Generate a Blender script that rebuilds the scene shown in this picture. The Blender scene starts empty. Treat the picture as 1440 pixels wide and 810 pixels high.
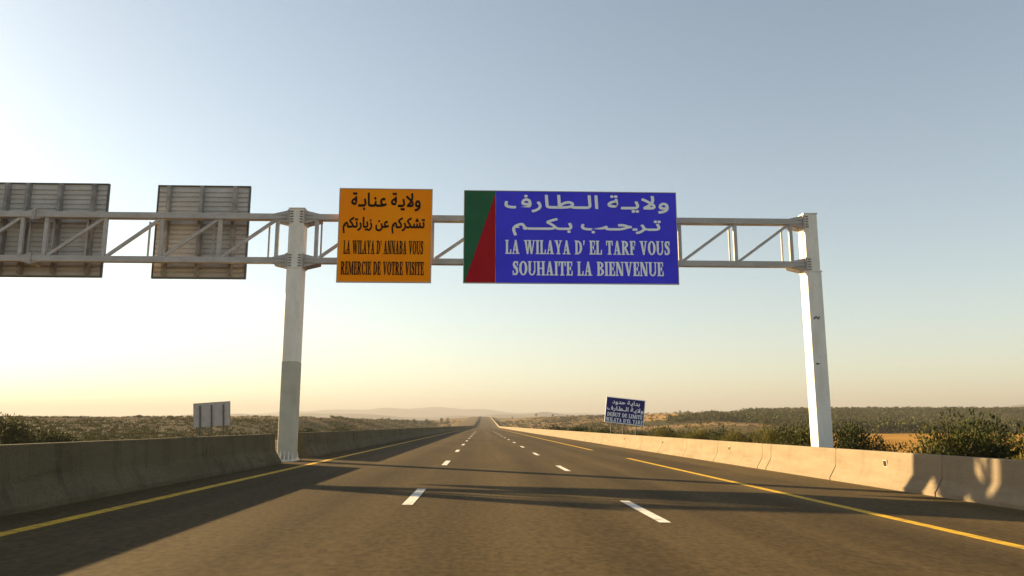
import bpy, math, random
from mathutils import Vector, Matrix
R = math.radians
rnd = random.Random(7)
scene = bpy.context.scene
COL = scene.collection

# ------------------------------------------------------------------ camera
PITCH, YAW = R(9.95), R(2.205)
cam_data = bpy.data.cameras.new('camera')
cam_data.sensor_width = 36.0
cam_data.lens = 27.5
cam_data.clip_start = 0.05
cam_data.clip_end = 30000
cam = bpy.data.objects.new('camera', cam_data)
COL.objects.link(cam)
cam.location = (0, 0, 1.2)
cam.rotation_euler = (math.pi / 2 + PITCH, 0, -YAW)
scene.camera = cam

# ------------------------------------------------------------------ sky and sun
SUN_EL, SUN_AZ = R(16.4), R(63.5)          # azimuth measured to the left of the driving direction (+Y)
world = bpy.data.worlds.new('World')
scene.world = world
world.use_nodes = True
wn = world.node_tree
wn.nodes.clear()
sky = wn.nodes.new('ShaderNodeTexSky')
sky.sky_type = 'NISHITA'
sky.sun_disc = False
sky.sun_elevation = SUN_EL
sky.sun_rotation = -SUN_AZ
sky.altitude = 20
sky.air_density = 0.9
sky.dust_density = 0.7
sky.ozone_density = 0.9
bg = wn.nodes.new('ShaderNodeBackground')
bg.inputs['Strength'].default_value = 0.054
wo = wn.nodes.new('ShaderNodeOutputWorld')
hs = wn.nodes.new('ShaderNodeHueSaturation')      # dusty summer air: a paler sky than the clean model
hs.inputs['Saturation'].default_value = 0.86
wn.links.new(sky.outputs[0], hs.inputs['Color'])
wn.links.new(hs.outputs[0], bg.inputs[0])
wn.links.new(bg.outputs[0], wo.inputs[0])

sun_data = bpy.data.lights.new('sun', 'SUN')
sun_data.energy = 5.0
sun_data.angle = R(0.5)
sun_data.color = (1.0, 0.76, 0.46)
sun = bpy.data.objects.new('sun', sun_data)
COL.objects.link(sun)
to_sun = Vector((-math.sin(SUN_AZ) * math.cos(SUN_EL), math.cos(SUN_AZ) * math.cos(SUN_EL), math.sin(SUN_EL)))
sun.rotation_euler = to_sun.to_track_quat('Z', 'Y').to_euler()
sun.location = to_sun * 60

vs = scene.view_settings
vs.view_transform = 'Standard'
vs.look = 'None'
vs.exposure = 2.05
vs.gamma = 1.0
vs.use_white_balance = True              # the phone's warm daylight setting
vs.white_balance_temperature = 7150
vs.white_balance_tint = 4
vs.use_curve_mapping = False
scene.cycles.use_denoising = True
scene.cycles.max_bounces = 6
scene.cycles.transparent_max_bounces = 4
scene.cycles.volume_bounces = 0
HAZE_DENSITY = 0.00027

# ------------------------------------------------------------------ helpers
def tag(o, label=None, cat=None, group=None, kind=None):
    if label: o['label'] = label
    if cat: o['category'] = cat
    if group: o['group'] = group
    if kind: o['kind'] = kind
    return o

def empty(name, loc, label, cat, group=None):
    o = bpy.data.objects.new(name, None)
    COL.objects.link(o)
    o.location = loc
    o.empty_display_size = 0.3
    return tag(o, label, cat, group)

class MB:
    """collects geometry (world coordinates) and links it as ONE mesh object"""
    def __init__(self):
        self.v = []; self.f = []; self.mi = []
    def face(self, pts, mi=0):
        i = len(self.v)
        self.v += [tuple(p) for p in pts]
        self.f.append(tuple(range(i, i + len(pts)))); self.mi.append(mi)
    def grid(self, rows, closed=False, mi=0):
        i0 = len(self.v); n = len(rows[0])
        for r in rows: self.v += [tuple(p) for p in r]
        for a in range(len(rows) - 1):
            for b in range(n if closed else n - 1):
                c = (b + 1) % n
                self.f.append((i0 + a * n + b, i0 + a * n + c, i0 + (a + 1) * n + c, i0 + (a + 1) * n + b)); self.mi.append(mi)
    def box(self, x0, x1, y0, y1, z0, z1, mi=0, bev=0.0):
        if bev > 0:
            # chamfered box: octagonal rings along z
            rings = []
            def ring(z, k):
                b = bev
                X0, X1, Y0, Y1 = x0 + k, x1 - k, y0 + k, y1 - k
                return [(X0 + b, Y0, z), (X1 - b, Y0, z), (X1, Y0 + b, z), (X1, Y1 - b, z), (X1 - b, Y1, z), (X0 + b, Y1, z), (X0, Y1 - b, z), (X0, Y0 + b, z)]
            rings = [ring(z0, bev), ring(z0 + bev, 0), ring(z1 - bev, 0), ring(z1, bev)]
            self.grid(rings, True, mi)
            self.face(list(reversed(rings[0])), mi); self.face(rings[-1], mi)
            return
        p = [(x, y, z) for z in (z0, z1) for y in (y0, y1) for x in (x0, x1)]
        i = len(self.v); self.v += p
        for q in ((0, 2, 3, 1), (4, 5, 7, 6), (0, 1, 5, 4), (2, 6, 7, 3), (0, 4, 6, 2), (1, 3, 7, 5)):
            self.f.append(tuple(i + k for k in q)); self.mi.append(mi)
    def beam(self, a, b, w, h, up=Vector((0, 1, 0)), mi=0):
        """square tube from a to b; w across, h along 'up'"""
        a, b = Vector(a), Vector(b); d = (b - a).normalized()
        s = d.cross(up).normalized(); u = s.cross(d).normalized()
        ra = [a + s * (w / 2 * sx) + u * (h / 2 * sy) for sx, sy in ((-1, -1), (1, -1), (1, 1), (-1, 1))]
        rb = [q + (b - a) for q in ra]
        self.grid([ra, rb], True, mi); self.face(list(reversed(ra)), mi); self.face(rb, mi)
    def tube(self, pts, rads, n=6, mi=0):
        rows = []
        for i, p in enumerate(pts):
            p = Vector(p)
            d = (Vector(pts[min(i + 1, len(pts) - 1)]) - Vector(pts[max(i - 1, 0)])).normalized()
            s = d.orthogonal().normalized(); u = d.cross(s)
            rows.append([p + (s * math.cos(t) + u * math.sin(t)) * rads[i] for t in [2 * math.pi * k / n for k in range(n)]])
        self.grid(rows, True, mi)
        self.face(list(reversed(rows[0])), mi); self.face(rows[-1], mi)
    def prism(self, poly, place, d0, d1, mi=0):
        """poly [(u,w)] extruded between depths d0 and d1; place(u,w,d)->xyz"""
        a = [place(u, w, d0) for u, w in poly]; b = [place(u, w, d1) for u, w in poly]
        self.grid([a, b], True, mi); self.face(list(reversed(a)), mi); self.face(b, mi)
    def mesh(self, name, mats, smooth=False):
        m = bpy.data.meshes.new(name)
        m.from_pydata(self.v, [], self.f)
        for k in (mats if isinstance(mats, (list, tuple)) else [mats]): m.materials.append(k)
        if any(self.mi): m.polygons.foreach_set('material_index', self.mi)
        m.update()
        import bmesh
        bm = bmesh.new(); bm.from_mesh(m)
        if len(bm.faces) < 20000 and not getattr(self, 'keep', False):
            bmesh.ops.recalc_face_normals(bm, faces=bm.faces)
        bm.to_mesh(m); bm.free()
        if smooth: m.polygons.foreach_set('use_smooth', [True] * len(m.polygons))
        return m
    def build(self, name, mats, parent=None, smooth=False, local=False):
        o = bpy.data.objects.new(name, self.mesh(name, mats, smooth))
        COL.objects.link(o)
        if parent is not None:
            o.parent = parent
            if not local: o.matrix_parent_inverse = parent_inv(parent)
        return o

def parent_inv(p):
    return Matrix.LocRotScale(p.location, p.rotation_euler, p.scale).inverted() if p.type == 'EMPTY' else Matrix()

# ------------------------------------------------------------------ materials
def mat(name, col, rough=0.7, spec=0.3, var=0.0, scale=3.0, col2=None, stretch=(1, 1, 1), bump=0.0, bscale=40, metal=0.0,
        fine=0.0, fscale=60, trans=0.0, detail=6, lo=0.35, hi=0.65, streak=0.0):
    m = bpy.data.materials.new(name); m.use_nodes = True
    nt = m.node_tree; N = nt.nodes; L = nt.links
    b = N['Principled BSDF']
    b.inputs['Roughness'].default_value = rough
    b.inputs['Specular IOR Level'].default_value = spec
    b.inputs['Metallic'].default_value = metal
    b.inputs['Base Color'].default_value = (*col, 1)
    tc = N.new('ShaderNodeTexCoord')
    out = None
    if col2 is not None or fine:
        mp = N.new('ShaderNodeMapping'); mp.inputs['Scale'].default_value = stretch
        L.new(tc.outputs['Object'], mp.inputs[0])
        no = N.new('ShaderNodeTexNoise'); no.inputs['Scale'].default_value = scale; no.inputs['Detail'].default_value = detail
        no.inputs['Roughness'].default_value = 0.62
        L.new(mp.outputs[0], no.inputs['Vector'])
        rp = N.new('ShaderNodeMapRange'); rp.inputs[1].default_value = lo; rp.inputs[2].default_value = hi
        L.new(no.outputs['Fac'], rp.inputs[0])
        mx = N.new('ShaderNodeMix'); mx.data_type = 'RGBA'
        mx.inputs[6].default_value = (*col, 1); mx.inputs[7].default_value = (*(col2 or col), 1)
        L.new(rp.outputs[0], mx.inputs[0]); out = mx.outputs[2]
        if fine:
            n2 = N.new('ShaderNodeTexNoise'); n2.inputs['Scale'].default_value = fscale; n2.inputs['Detail'].default_value = 3
            L.new(tc.outputs['Object'], n2.inputs['Vector'])
            r2 = N.new('ShaderNodeMapRange'); r2.inputs[1].default_value = 0.3; r2.inputs[2].default_value = 0.7
            r2.inputs[3].default_value = 1 - fine; r2.inputs[4].default_value = 1 + fine
            L.new(n2.outputs['Fac'], r2.inputs[0])
            mm = N.new('ShaderNodeVectorMath'); mm.operation = 'SCALE'
            L.new(out, mm.inputs[0]); L.new(r2.outputs[0], mm.inputs['Scale']); out = mm.outputs[0]
        if streak:
            for st, sc_, l0, h0, dk in (((1, 1.1, .10), 2.2, .50, .72, streak), ((1, .35, 3.0), 1.6, .55, .75, streak * .8)):
                mq = N.new('ShaderNodeMapping'); mq.inputs['Scale'].default_value = st; L.new(tc.outputs['Object'], mq.inputs[0])
                n5 = N.new('ShaderNodeTexNoise'); n5.inputs['Scale'].default_value = sc_; n5.inputs['Detail'].default_value = 7
                n5.inputs['Roughness'].default_value = .7
                L.new(mq.outputs[0], n5.inputs['Vector'])
                r5 = N.new('ShaderNodeMapRange'); r5.inputs[1].default_value = l0; r5.inputs[2].default_value = h0
                r5.inputs[3].default_value = 1; r5.inputs[4].default_value = 1 - dk; L.new(n5.outputs['Fac'], r5.inputs[0])
                m5 = N.new('ShaderNodeVectorMath'); m5.operation = 'SCALE'
                L.new(out, m5.inputs[0]); L.new(r5.outputs[0], m5.inputs['Scale']); out = m5.outputs[0]
        L.new(out, b.inputs['Base Color'])
    if bump:
        n3 = N.new('ShaderNodeTexNoise'); n3.inputs['Scale'].default_value = bscale; n3.inputs['Detail'].default_value = 4
        L.new(tc.outputs['Object'], n3.inputs['Vector'])
        bp = N.new('ShaderNodeBump'); bp.inputs['Strength'].default_value = bump; bp.inputs['Distance'].default_value = 0.01
        L.new(n3.outputs['Fac'], bp.inputs['Height']); L.new(bp.outputs[0], b.inputs['Normal'])
    if trans:
        tr = N.new('ShaderNodeBsdfTranslucent'); ms = N.new('ShaderNodeMixShader'); ms.inputs[0].default_value = trans
        if out is not None: L.new(out, tr.inputs['Color'])
        else: tr.inputs['Color'].default_value = (*col, 1)
        L.new(b.outputs[0], ms.inputs[1]); L.new(tr.outputs[0], ms.inputs[2])
        L.new(ms.outputs[0], N['Material Output'].inputs['Surface'])
    return m

M = {}
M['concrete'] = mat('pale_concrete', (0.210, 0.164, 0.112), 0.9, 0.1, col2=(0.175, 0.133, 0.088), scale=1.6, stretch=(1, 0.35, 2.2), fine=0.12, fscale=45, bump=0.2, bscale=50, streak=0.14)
M['concrete_old_shaded'] = mat('shaded_weathered_concrete', (0.135, 0.108, 0.064), 0.95, 0.1, col2=(0.105, 0.082, 0.048), scale=1.3, stretch=(1, 0.5, 1.6), fine=0.18, fscale=40, bump=0.25, bscale=45, streak=0.4)  # base colour darkened to deepen the barrier's shade; the streaks are weathering
M['steel'] = mat('grey_white_steel_paint', (0.84, 0.77, 0.69), 0.55, 0.25, col2=(0.72, 0.65, 0.57), scale=2.2, stretch=(2, 2, 0.7), fine=0.05, fscale=30, metal=0.0)
M['chord_steel'] = mat('weathered_truss_steel', (0.48, 0.44, 0.42), 0.6, 0.3, col2=(0.38, 0.345, 0.32), scale=2.5, stretch=(0.8, 2, 2), fine=0.08, fscale=25)
M['back_rail'] = mat('dull_back_rail', (0.36, 0.33, 0.31), 0.7, 0.2, col2=(0.20, 0.18, 0.165), scale=3)
M['steel_dark'] = mat('dark_steel', (0.10, 0.095, 0.09), 0.6, 0.3)  # even dark grey, shared by bolts, legs, sign frames and drain holes
M['post_coat'] = mat('dull_lower_coat', (0.50, 0.47, 0.38), 0.8, 0.2, col2=(0.42, 0.39, 0.31), scale=2.0, fine=0.06, fscale=25)
M['back_sheet'] = mat('sign_back_sheet', (0.58, 0.535, 0.50), 0.7, 0.2, col2=(0.47, 0.43, 0.40), scale=1.4, stretch=(1, 1, 2.0), fine=0.06, fscale=20)
M['back_pale'] = mat('pale_sign_back', (0.50, 0.45, 0.41), 0.7, 0.2, col2=(0.41, 0.36, 0.325), scale=2.5, fine=0.05, fscale=20)
M['orange'] = mat('orange_sign_film', (1.0, 0.31, 0.003), 0.6, 0.1, col2=(0.97, 0.26, 0.003), scale=0.9, fine=0.03, fscale=15)
M['blue'] = mat('blue_sign_film', (0.060, 0.058, 0.78), 0.6, 0.1, col2=(0.050, 0.048, 0.70), scale=0.9, fine=0.03, fscale=15)
M['navy'] = mat('navy_sign_film', (0.030, 0.026, 0.17), 0.6, 0.1, col2=(0.024, 0.020, 0.13), scale=2)
M['green'] = mat('green_sign_film', (0.022, 0.13, 0.06), 0.6, 0.1, col2=(0.018, 0.11, 0.05), scale=1.2)
M['red'] = mat('red_sign_film', (0.42, 0.006, 0.015), 0.6, 0.1, col2=(0.36, 0.005, 0.012), scale=1.2)
M['white_film'] = mat('white_letter_film', (0.92, 0.92, 0.92), 0.5, 0.3)
M['black_film'] = mat('black_letter_film', (0.016, 0.008, 0.004), 0.7, 0.1)
M['white_paint'] = mat('white_road_paint', (0.66, 0.62, 0.55), 0.8, 0.2, col2=(0.36, 0.29, 0.20), scale=7, fine=0.2, fscale=50, lo=0.48, hi=0.72)
M['yellow_paint'] = mat('yellow_road_paint', (0.62, 0.36, 0.022), 0.8, 0.2, col2=(0.27, 0.165, 0.03), scale=5, fine=0.2, fscale=50, lo=0.45, hi=0.72)
M['dark_plate'] = mat('dark_reflector_plate', (0.025, 0.020, 0.014), 0.85, 0.1)
M['plate_rim'] = mat('pale_reflector_rim', (0.34, 0.27, 0.19), 0.8, 0.2)
M['bark'] = mat('brown_bark', (0.10, 0.075, 0.05), 0.9, 0.1, col2=(0.06, 0.045, 0.03), scale=8)
M['leaf_dark'] = mat('dark_green_leaf', (0.020, 0.027, 0.007), 0.7, 0.10, col2=(0.042, 0.046, 0.012), scale=2.2, fine=0.35, fscale=9, trans=0.15)
M['leaf_mid'] = mat('olive_green_leaf', (0.036, 0.043, 0.008), 0.7, 0.10, col2=(0.066, 0.060, 0.015), scale=2.0, fine=0.35, fscale=8, trans=0.2)
M['leaf_pale'] = mat('yellow_green_leaf', (0.075, 0.070, 0.015), 0.7, 0.10, col2=(0.125, 0.100, 0.026), scale=2.0, fine=0.35, fscale=8, trans=0.35)
M['orchard_leaf'] = mat('orchard_leaf', (0.046, 0.050, 0.016), 0.75, 0.1, col2=(0.082, 0.072, 0.027), scale=0.4, fine=0.3, fscale=1.5, trans=0.2)
M['dry_grass'] = mat('dry_straw_grass', (0.135, 0.088, 0.036), 0.85, 0.15, col2=(0.090, 0.060, 0.024), scale=0.25, fine=0.3, fscale=2.0, trans=0.15)
M['green_scrub'] = mat('green_scrub', (0.046, 0.045, 0.012), 0.85, 0.05, col2=(0.072, 0.060, 0.019), scale=0.2, fine=0.35, fscale=1.5, trans=0.12)
M['hill_rock'] = mat('far_hill_ground', (0.16, 0.14, 0.10), 1.0, 0.0, col2=(0.10, 0.095, 0.065), scale=0.004, fine=0.2, fscale=0.02)

def asphalt():
    m = bpy.data.materials.new('worn_asphalt'); m.use_nodes = True
    nt = m.node_tree; N = nt.nodes; L = nt.links; b = N['Principled BSDF']
    b.inputs['Roughness'].default_value = 0.9; b.inputs['Specular IOR Level'].default_value = 0.06
    tc = N.new('ShaderNodeTexCoord')
    def noise(scale, st, det=4, lo=0.3, hi=0.7, a=0.0, c=1.0):
        mp = N.new('ShaderNodeMapping'); mp.inputs['Scale'].default_value = st
        L.new(tc.outputs['Object'], mp.inputs[0])
        n = N.new('ShaderNodeTexNoise'); n.inputs['Scale'].default_value = scale; n.inputs['Detail'].default_value = det
        L.new(mp.outputs[0], n.inputs['Vector'])
        r = N.new('ShaderNodeMapRange'); r.inputs[1].default_value = lo; r.inputs[2].default_value = hi
        r.inputs[3].default_value = a; r.inputs[4].default_value = c
        L.new(n.outputs['Fac'], r.inputs[0]); return r.outputs[0]
    mx = N.new('ShaderNodeMix'); mx.data_type = 'RGBA'
    mx.inputs[6].default_value = (0.090, 0.062, 0.029, 1); mx.inputs[7].default_value = (0.056, 0.038, 0.017, 1)
    L.new(noise(1.0, (1.1, 0.012, 1)), mx.inputs[0])                     # wheel tracks along the lanes
    f1 = noise(0.35, (1, 0.25, 1), 5, a=0.82, c=1.18)                      # broad patches
    f2 = noise(14, (1, 0.6, 1), 6, lo=0.25, hi=0.75, a=0.66, c=1.34)         # aggregate
    f3 = noise(150, (1, 1, 1), 2, lo=0.25, hi=0.75, a=0.55, c=1.45)
    m1 = N.new('ShaderNodeMath'); m1.operation = 'MULTIPLY'; L.new(f1, m1.inputs[0]); L.new(f2, m1.inputs[1])
    m2 = N.new('ShaderNodeMath'); m2.operation = 'MULTIPLY'; L.new(m1.outputs[0], m2.inputs[0]); L.new(f3, m2.inputs[1])
    sx = N.new('ShaderNodeSeparateXYZ'); L.new(tc.outputs['Object'], sx.inputs[0])
    def math_(op, a, b_=None, c_=None):
        q = N.new('ShaderNodeMath'); q.operation = op
        for i, v in enumerate((a, b_, c_)):
            if v is None: continue
            if isinstance(v, (int, float)): q.inputs[i].default_value = v
            else: L.new(v, q.inputs[i])
        return q.outputs[0]
    off = math_('ABSOLUTE', math_('SUBTRACT', sx.outputs['X'], 0.9))          # distance from the middle of the road
    wob_ = noise(0.6, (1, .4, 1), 5, lo=.3, hi=.7, a=-.9, c=.9)
    dust = N.new('ShaderNodeMapRange'); dust.inputs[1].default_value = 5.5; dust.inputs[2].default_value = 8.0
    dust.inputs[3].default_value = 0; dust.inputs[4].default_value = .75
    L.new(math_('ADD', off, wob_), dust.inputs[0])
    md = N.new('ShaderNodeMix'); md.data_type = 'RGBA'; md.inputs[7].default_value = (0.115, 0.080, 0.036, 1)
    L.new(dust.outputs[0], md.inputs[0]); L.new(mx.outputs[2], md.inputs[6])
    prev = m2.outputs[0]
    # the wheels polish two tracks per lane
    ph = math_('MULTIPLY', math_('SUBTRACT', sx.outputs['X'], 0.66 - .85), 2 * math.pi / 1.775)
    tr = math_('MULTIPLY_ADD', math_('COSINE', ph), -0.07, 1.0)
    prev = math_('MULTIPLY', prev, tr)
    sc = N.new('ShaderNodeVectorMath'); sc.operation = 'SCALE'
    L.new(md.outputs[2], sc.inputs[0]); L.new(prev, sc.inputs['Scale'])
    L.new(sc.outputs[0], b.inputs['Base Color'])
    bp = N.new('ShaderNodeBump'); bp.inputs['Strength'].default_value = 0.25; bp.inputs['Distance'].default_value = 0.006
    L.new(f3, bp.inputs['Height']); L.new(bp.outputs[0], b.inputs['Normal'])
    return m
M['asphalt'] = asphalt()

def ground_mat():
    m = bpy.data.materials.new('dry_field_ground'); m.use_nodes = True
    nt = m.node_tree; N = nt.nodes; L = nt.links; b = N['Principled BSDF']
    b.inputs['Roughness'].default_value = 0.95; b.inputs['Specular IOR Level'].default_value = 0.05
    at = N.new('ShaderNodeVertexColor'); at.layer_name = 'cover'
    tc = N.new('ShaderNodeTexCoord'); prev = at.outputs['Color']
    for s, st, a, c in ((0.02, (1, 0.6, 1), 0.8, 1.2), (0.22, (1, 0.6, 1), 0.76, 1.24), (2.5, (1, 1, 1), 0.75, 1.25)):
        mp = N.new('ShaderNodeMapping'); mp.inputs['Scale'].default_value = st; L.new(tc.outputs['Object'], mp.inputs[0])
        n = N.new('ShaderNodeTexNoise'); n.inputs['Scale'].default_value = s; n.inputs['Detail'].default_value = 5
        L.new(mp.outputs[0], n.inputs['Vector'])
        r = N.new('ShaderNodeMapRange'); r.inputs[1].default_value = 0.32; r.inputs[2].default_value = 0.68
        r.inputs[3].default_value = a; r.inputs[4].default_value = c; L.new(n.outputs['Fac'], r.inputs[0])
        v = N.new('ShaderNodeVectorMath'); v.operation = 'SCALE'
        L.new(prev, v.inputs[0]); L.new(r.outputs[0], v.inputs['Scale']); prev = v.outputs[0]
    L.new(prev, b.inputs['Base Color'])
    return m
M['ground'] = ground_mat()

# ------------------------------------------------------------------ shape of the land
XL, XR, CROSS = -5.63, 9.26, 0.025        # toes of the two barriers, crossfall of the carriageway
def interp(t, tab):
    if t <= tab[0][0]: return tab[0][1]
    for (a, b), (c, d) in zip(tab, tab[1:]):
        if t <= c:
            k = (t - a) / (c - a); return b + (d - b) * k
    return tab[-1][1]
def sstep(a, b, x):
    t = min(1, max(0, (x - a) / (b - a))); return t * t * (3 - 2 * t)
def road_z(y):                              # flat, then a long climb to a crest at about 1200 m
    if y < 440: return 0.0
    if y < 520: return 0.0195 * (y - 440) ** 2 / 160
    if y < 1150: return 0.0195 * (y - 480)
    return 0.0195 * (670 + (y - 1150) - (y - 1150) ** 2 / 260) if y < 1280 else 0.0195 * 735 - 0.02 * (y - 1280)
def road_x(y):
    return 0.0 if y < 150 else 0.0037 * (y - 150)
def surf_z(x, y):                           # carriageway surface
    c = -CROSS * x if x > -6 else CROSS * 6 + CROSS * (x + 6) * 1.0
    return road_z(y) + c
PX = lambda p: (p - 677) / 1100.0           # slope x/y of a direction
T_TAB = [(PX(a), b) for a, b in ((-900, .0098), (0, .0098), (250, .0098), (420, .0100), (480, .0092), (525, .0060), (560, .0058), (615, .0060), (645, .0085), (676, .0105), (700, .0100), (850, .0116), (900, .0140), (1000, .0163), (1100, .0162), (1200, .0178), (1300, .0182), (1440, .0178), (2200, .017))]
YA_TAB = [(PX(a), b) for a, b in ((0, 48), (430, 60), (520, 120), (676, 480), (700, 260), (850, 180), (1000, 140), (1150, 200), (1230, 240), (2200, 240))]
YB_TAB = [(PX(a), b) for a, b in ((0, 210), (430, 270), (520, 520), (676, 1200), (700, 1000), (850, 700), (1000, 500), (1150, 540), (1230, 560), (2200, 560))]
def wob(x, y):
    return math.sin(x * .071 + 1.3) * math.sin(y * .053 + .4) + .6 * math.sin(x * .19 + y * .11) + .4 * math.sin(x * .37 - y * .23 + 2)
def land_z(x, y):
    xr = x - road_x(y)
    zr = road_z(y)
    if -20.3 < xr < 9.9: return zr - 0.55
    d = xr - 9.9 if xr > 0 else -20.3 - xr
    verge = zr - 0.55 - 0.75 * sstep(0.5, 9, d)
    if y < 25:
        return verge + .12 * wob(x, y) * sstep(3, 12, d) + (sstep(30, 200, d) * 2.2 if xr < 0 else 0)
    m = x / y
    T, ya, yb = interp(m, T_TAB), interp(m, YA_TAB), interp(m, YB_TAB)
    yy = min(y, yb)
    top = 1.2 + T * yy
    low = -1.3
    h = low + (top - low) * sstep(0, 1, (y - ya) / (yb - ya)) ** 0.9 if y > ya else low
    if y > yb: h -= 0.004 * (y - yb)
    k = sstep(0, 26 + 0.03 * y, d)
    return verge * (1 - k) + h * k + .10 * wob(x, y) * min(1, d / 10) * (1 if y < 500 else .3)

# ------------------------------------------------------------------ ground, roads and paint
def build_ground():
    def lineup(lo, hi, start, step, growth):
        out = [start]; s = step
        while out[-1] < hi: out.append(out[-1] + s); s *= growth
        return out
    right = lineup(0, 9000, 9.9, 0.9, 1.085)
    left = [-20.3 - (v - 9.9) for v in lineup(0, 9000, 9.9, 0.9, 1.085)]
    xs = sorted(set(left)) + [-17, -13, -9, -5.5, -2, 2, 6] + right
    ys = [-400, -200, -100, -60, -40, -25, -15, -8, -3] + lineup(0, 9500, 1, 2.2, 1.032)
    v = []; cols = []
    dry = Vector((.130, .086, .036)); olive = Vector((.062, .052, .017)); dark = Vector((.036, .034, .012))
    gold = Vector((.34, .175, .032)); brown = Vector((.21, .130, .058)); soil = Vector((.11, .072, .036))
    for y in ys:
        for x0 in xs:
            x = x0 + road_x(y); z = land_z(x, y); v.append((x, y, z))
            c = dry.lerp(olive, .5 + .3 * math.sin(x * .045 + 1) * math.sin(y * .028))
            if y > 25:
                p = 677 + 1100 * x / y
                if p < 660:
                    k = sstep(80, 190, y) if p < 430 else .45
                    c = olive.lerp(dark, .3).lerp(dry, max(0, -.05 + .35 * k + .2 * math.sin(x * .05 + y * .03)))
                    c = c * .50
                    if p < 470 and y > 228: c = c.lerp(brown, .45)
                    if 610 < p and y > 430: c = c.lerp(brown.lerp(dry, .3), .8)
                else:
                    if p > 1120 and 50 < y < 238: c = gold
                    elif p > 1140: c = soil.lerp(olive, .45)
                    elif p > 880:
                        el = (y - 140) / 360
                        if el > .70: c = brown.lerp(gold, .35)
                        elif el > .48: c = olive.lerp(dark, .5)
                        elif el > .40: c = brown
                        else: c = olive.lerp(dry, .35)
                    else:
                        c = dry.lerp(brown, .5).lerp(olive, .25 + .25 * math.sin(y * .02 + x * .03))
            cols.append(c)
    n = len(xs); f = []
    for a in range(len(ys) - 1):
        for b in range(n - 1):
            f.append((a * n + b, a * n + b + 1, (a + 1) * n + b + 1, (a + 1) * n + b))
    m = bpy.data.meshes.new('ground'); m.from_pydata(v, [], f); m.materials.append(M['ground'])
    ca = m.color_attributes.new('cover', 'FLOAT_COLOR', 'POINT')
    ca.data.foreach_set('color', [q for c in cols for q in (c[0], c[1], c[2], 1)])
    m.polygons.foreach_set('use_smooth', [True] * len(f))
    o = bpy.data.objects.new('ground', m); COL.objects.link(o); tag(o, kind='structure')
build_ground()

def stations(y0, y1, near=4.0):
    out = [y0]
    while out[-1] < y1:
        y = out[-1]; out.append(min(y1, y + (near if y < 140 else 12 if y < 1100 else 8)))
    return out
def ribbon(name, material, x0, x1, y0, y1, lift, nx=1, kind='structure', side=0):
    b = MB(); b.keep = True
    rows = []
    for y in stations(y0, y1):
        rows.append([(x0 + (x1 - x0) * i / nx + road_x(y), y, surf_z(x0 + (x1 - x0) * i / nx, y) + lift) for i in range(nx + 1)])
    b.grid(rows)
    return b
tag(ribbon('road', None, XL - .10, XR + .25, -60, 1420, 0.0, 2).build('road', M['asphalt']), kind='structure')
tag(ribbon('opposite_road', None, -20.0, XL - .50, -60, 1420, -0.02, 2).build('opposite_road', M['asphalt']), kind='structure')

def edge_line(x, w, spans, name):
    b = MB(); b.keep = True
    for y0, y1 in spans:
        rows = [[(xx + road_x(y), y, surf_z(xx, y) + 0.005) for xx in (x - w / 2, x + w / 2)] for y in stations(y0, y1)]
        b.grid(rows)
    return tag(b.build(name, M['yellow_paint']), kind='structure')
edge_line(-4.80, 0.17, [(-30, 420)], 'yellow_edge_line')
edge_line(6.07, 0.20, [(-30, 33.0), (43.5, 300)], 'yellow_edge_line')
def lane_dashes(x, y0, period):
    b = MB(); b.keep = True
    y = y0 - 3 * period
    while y < 165:                            # worn away farther on
        rows = [[(xx + road_x(t), t, surf_z(xx, t) + 0.005) for xx in (x - .08, x + .08)] for t in (y - 1.5, y, y + 1.5)]
        b.grid(rows); y += period
    return tag(b.build('white_lane_dashes', M['white_paint']), kind='structure')
lane_dashes(-1.10, 13.6, 11.75)
lane_dashes(2.42, 12.05, 11.7)
edge_line(-19.2, 0.16, [(300, 1400)], 'yellow_edge_line')

# ------------------------------------------------------------------ concrete barriers
PROF = [(0, -0.2), (0, .075), (.035, .12), (.165, .34), (.185, .40), (.215, .80), (.225, .82), (.375, .82), (.385, .80), (.415, .40), (.435, .34), (.565, .12), (.60, .075), (.60, -0.2)]
def barrier_mesh(toe, sgn, y0, y1, joints, sgap=0.012):
    b = MB(); b.keep = True
    st = set(stations(y0, y1, 2.5)); js = [j for j in joints if y0 + .3 < j < y1 - .3]
    st = [s for s in st if all(abs(s - j) > .2 for j in js)]
    seq = [(s, 0) for s in st]
    for j in js: seq += [(j - sgap - .015, 0), (j - sgap, 1), (j + sgap, 1), (j + sgap + .015, 0)]
    rows = []
    for y, g in sorted(seq):
        z0 = surf_z(toe, y); ox = road_x(y)
        r = []
        for px, pz in PROF:
            if g:
                px = .3 + (px - .3) * .90; pz = pz - .025 if pz > .05 else pz
            r.append((toe + sgn * px + ox, y, z0 + pz))
        rows.append(r)
    b.grid(rows)
    b.face(rows[0]); b.face(list(reversed(rows[-1])))
    return b
jr = [16.1, 21.0, 25.75, 26.55, 31.6, 36.4, 41.5, 46.6, 51.5, 56.6, 61.6, 67, 72, 77, 82, 92, 102, 112, 122] + [11, 6, 1, -4]
o_r = barrier_mesh(XR, 1, -40, 1300, jr).build('concrete_barrier', M['concrete'])
tag(o_r, 'long sunlit pale concrete barrier with drain notches along the right shoulder', 'barrier', 'concrete barriers along the carriageway')
jl = []
o_l1 = barrier_mesh(XL, -1, -40, 22.8, jl).build('concrete_barrier', M['concrete_old_shaded'])
tag(o_l1, 'nearest shaded grey concrete median barrier, ending just before the gantry post', 'barrier', 'concrete barriers along the carriageway')
o_l2 = barrier_mesh(XL, -1, 26.3, 1300, [31, 36.5, 42, 47.5, 53, 58.5, 64, 70, 76]).build('concrete_barrier', M['concrete_old_shaded'])
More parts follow.
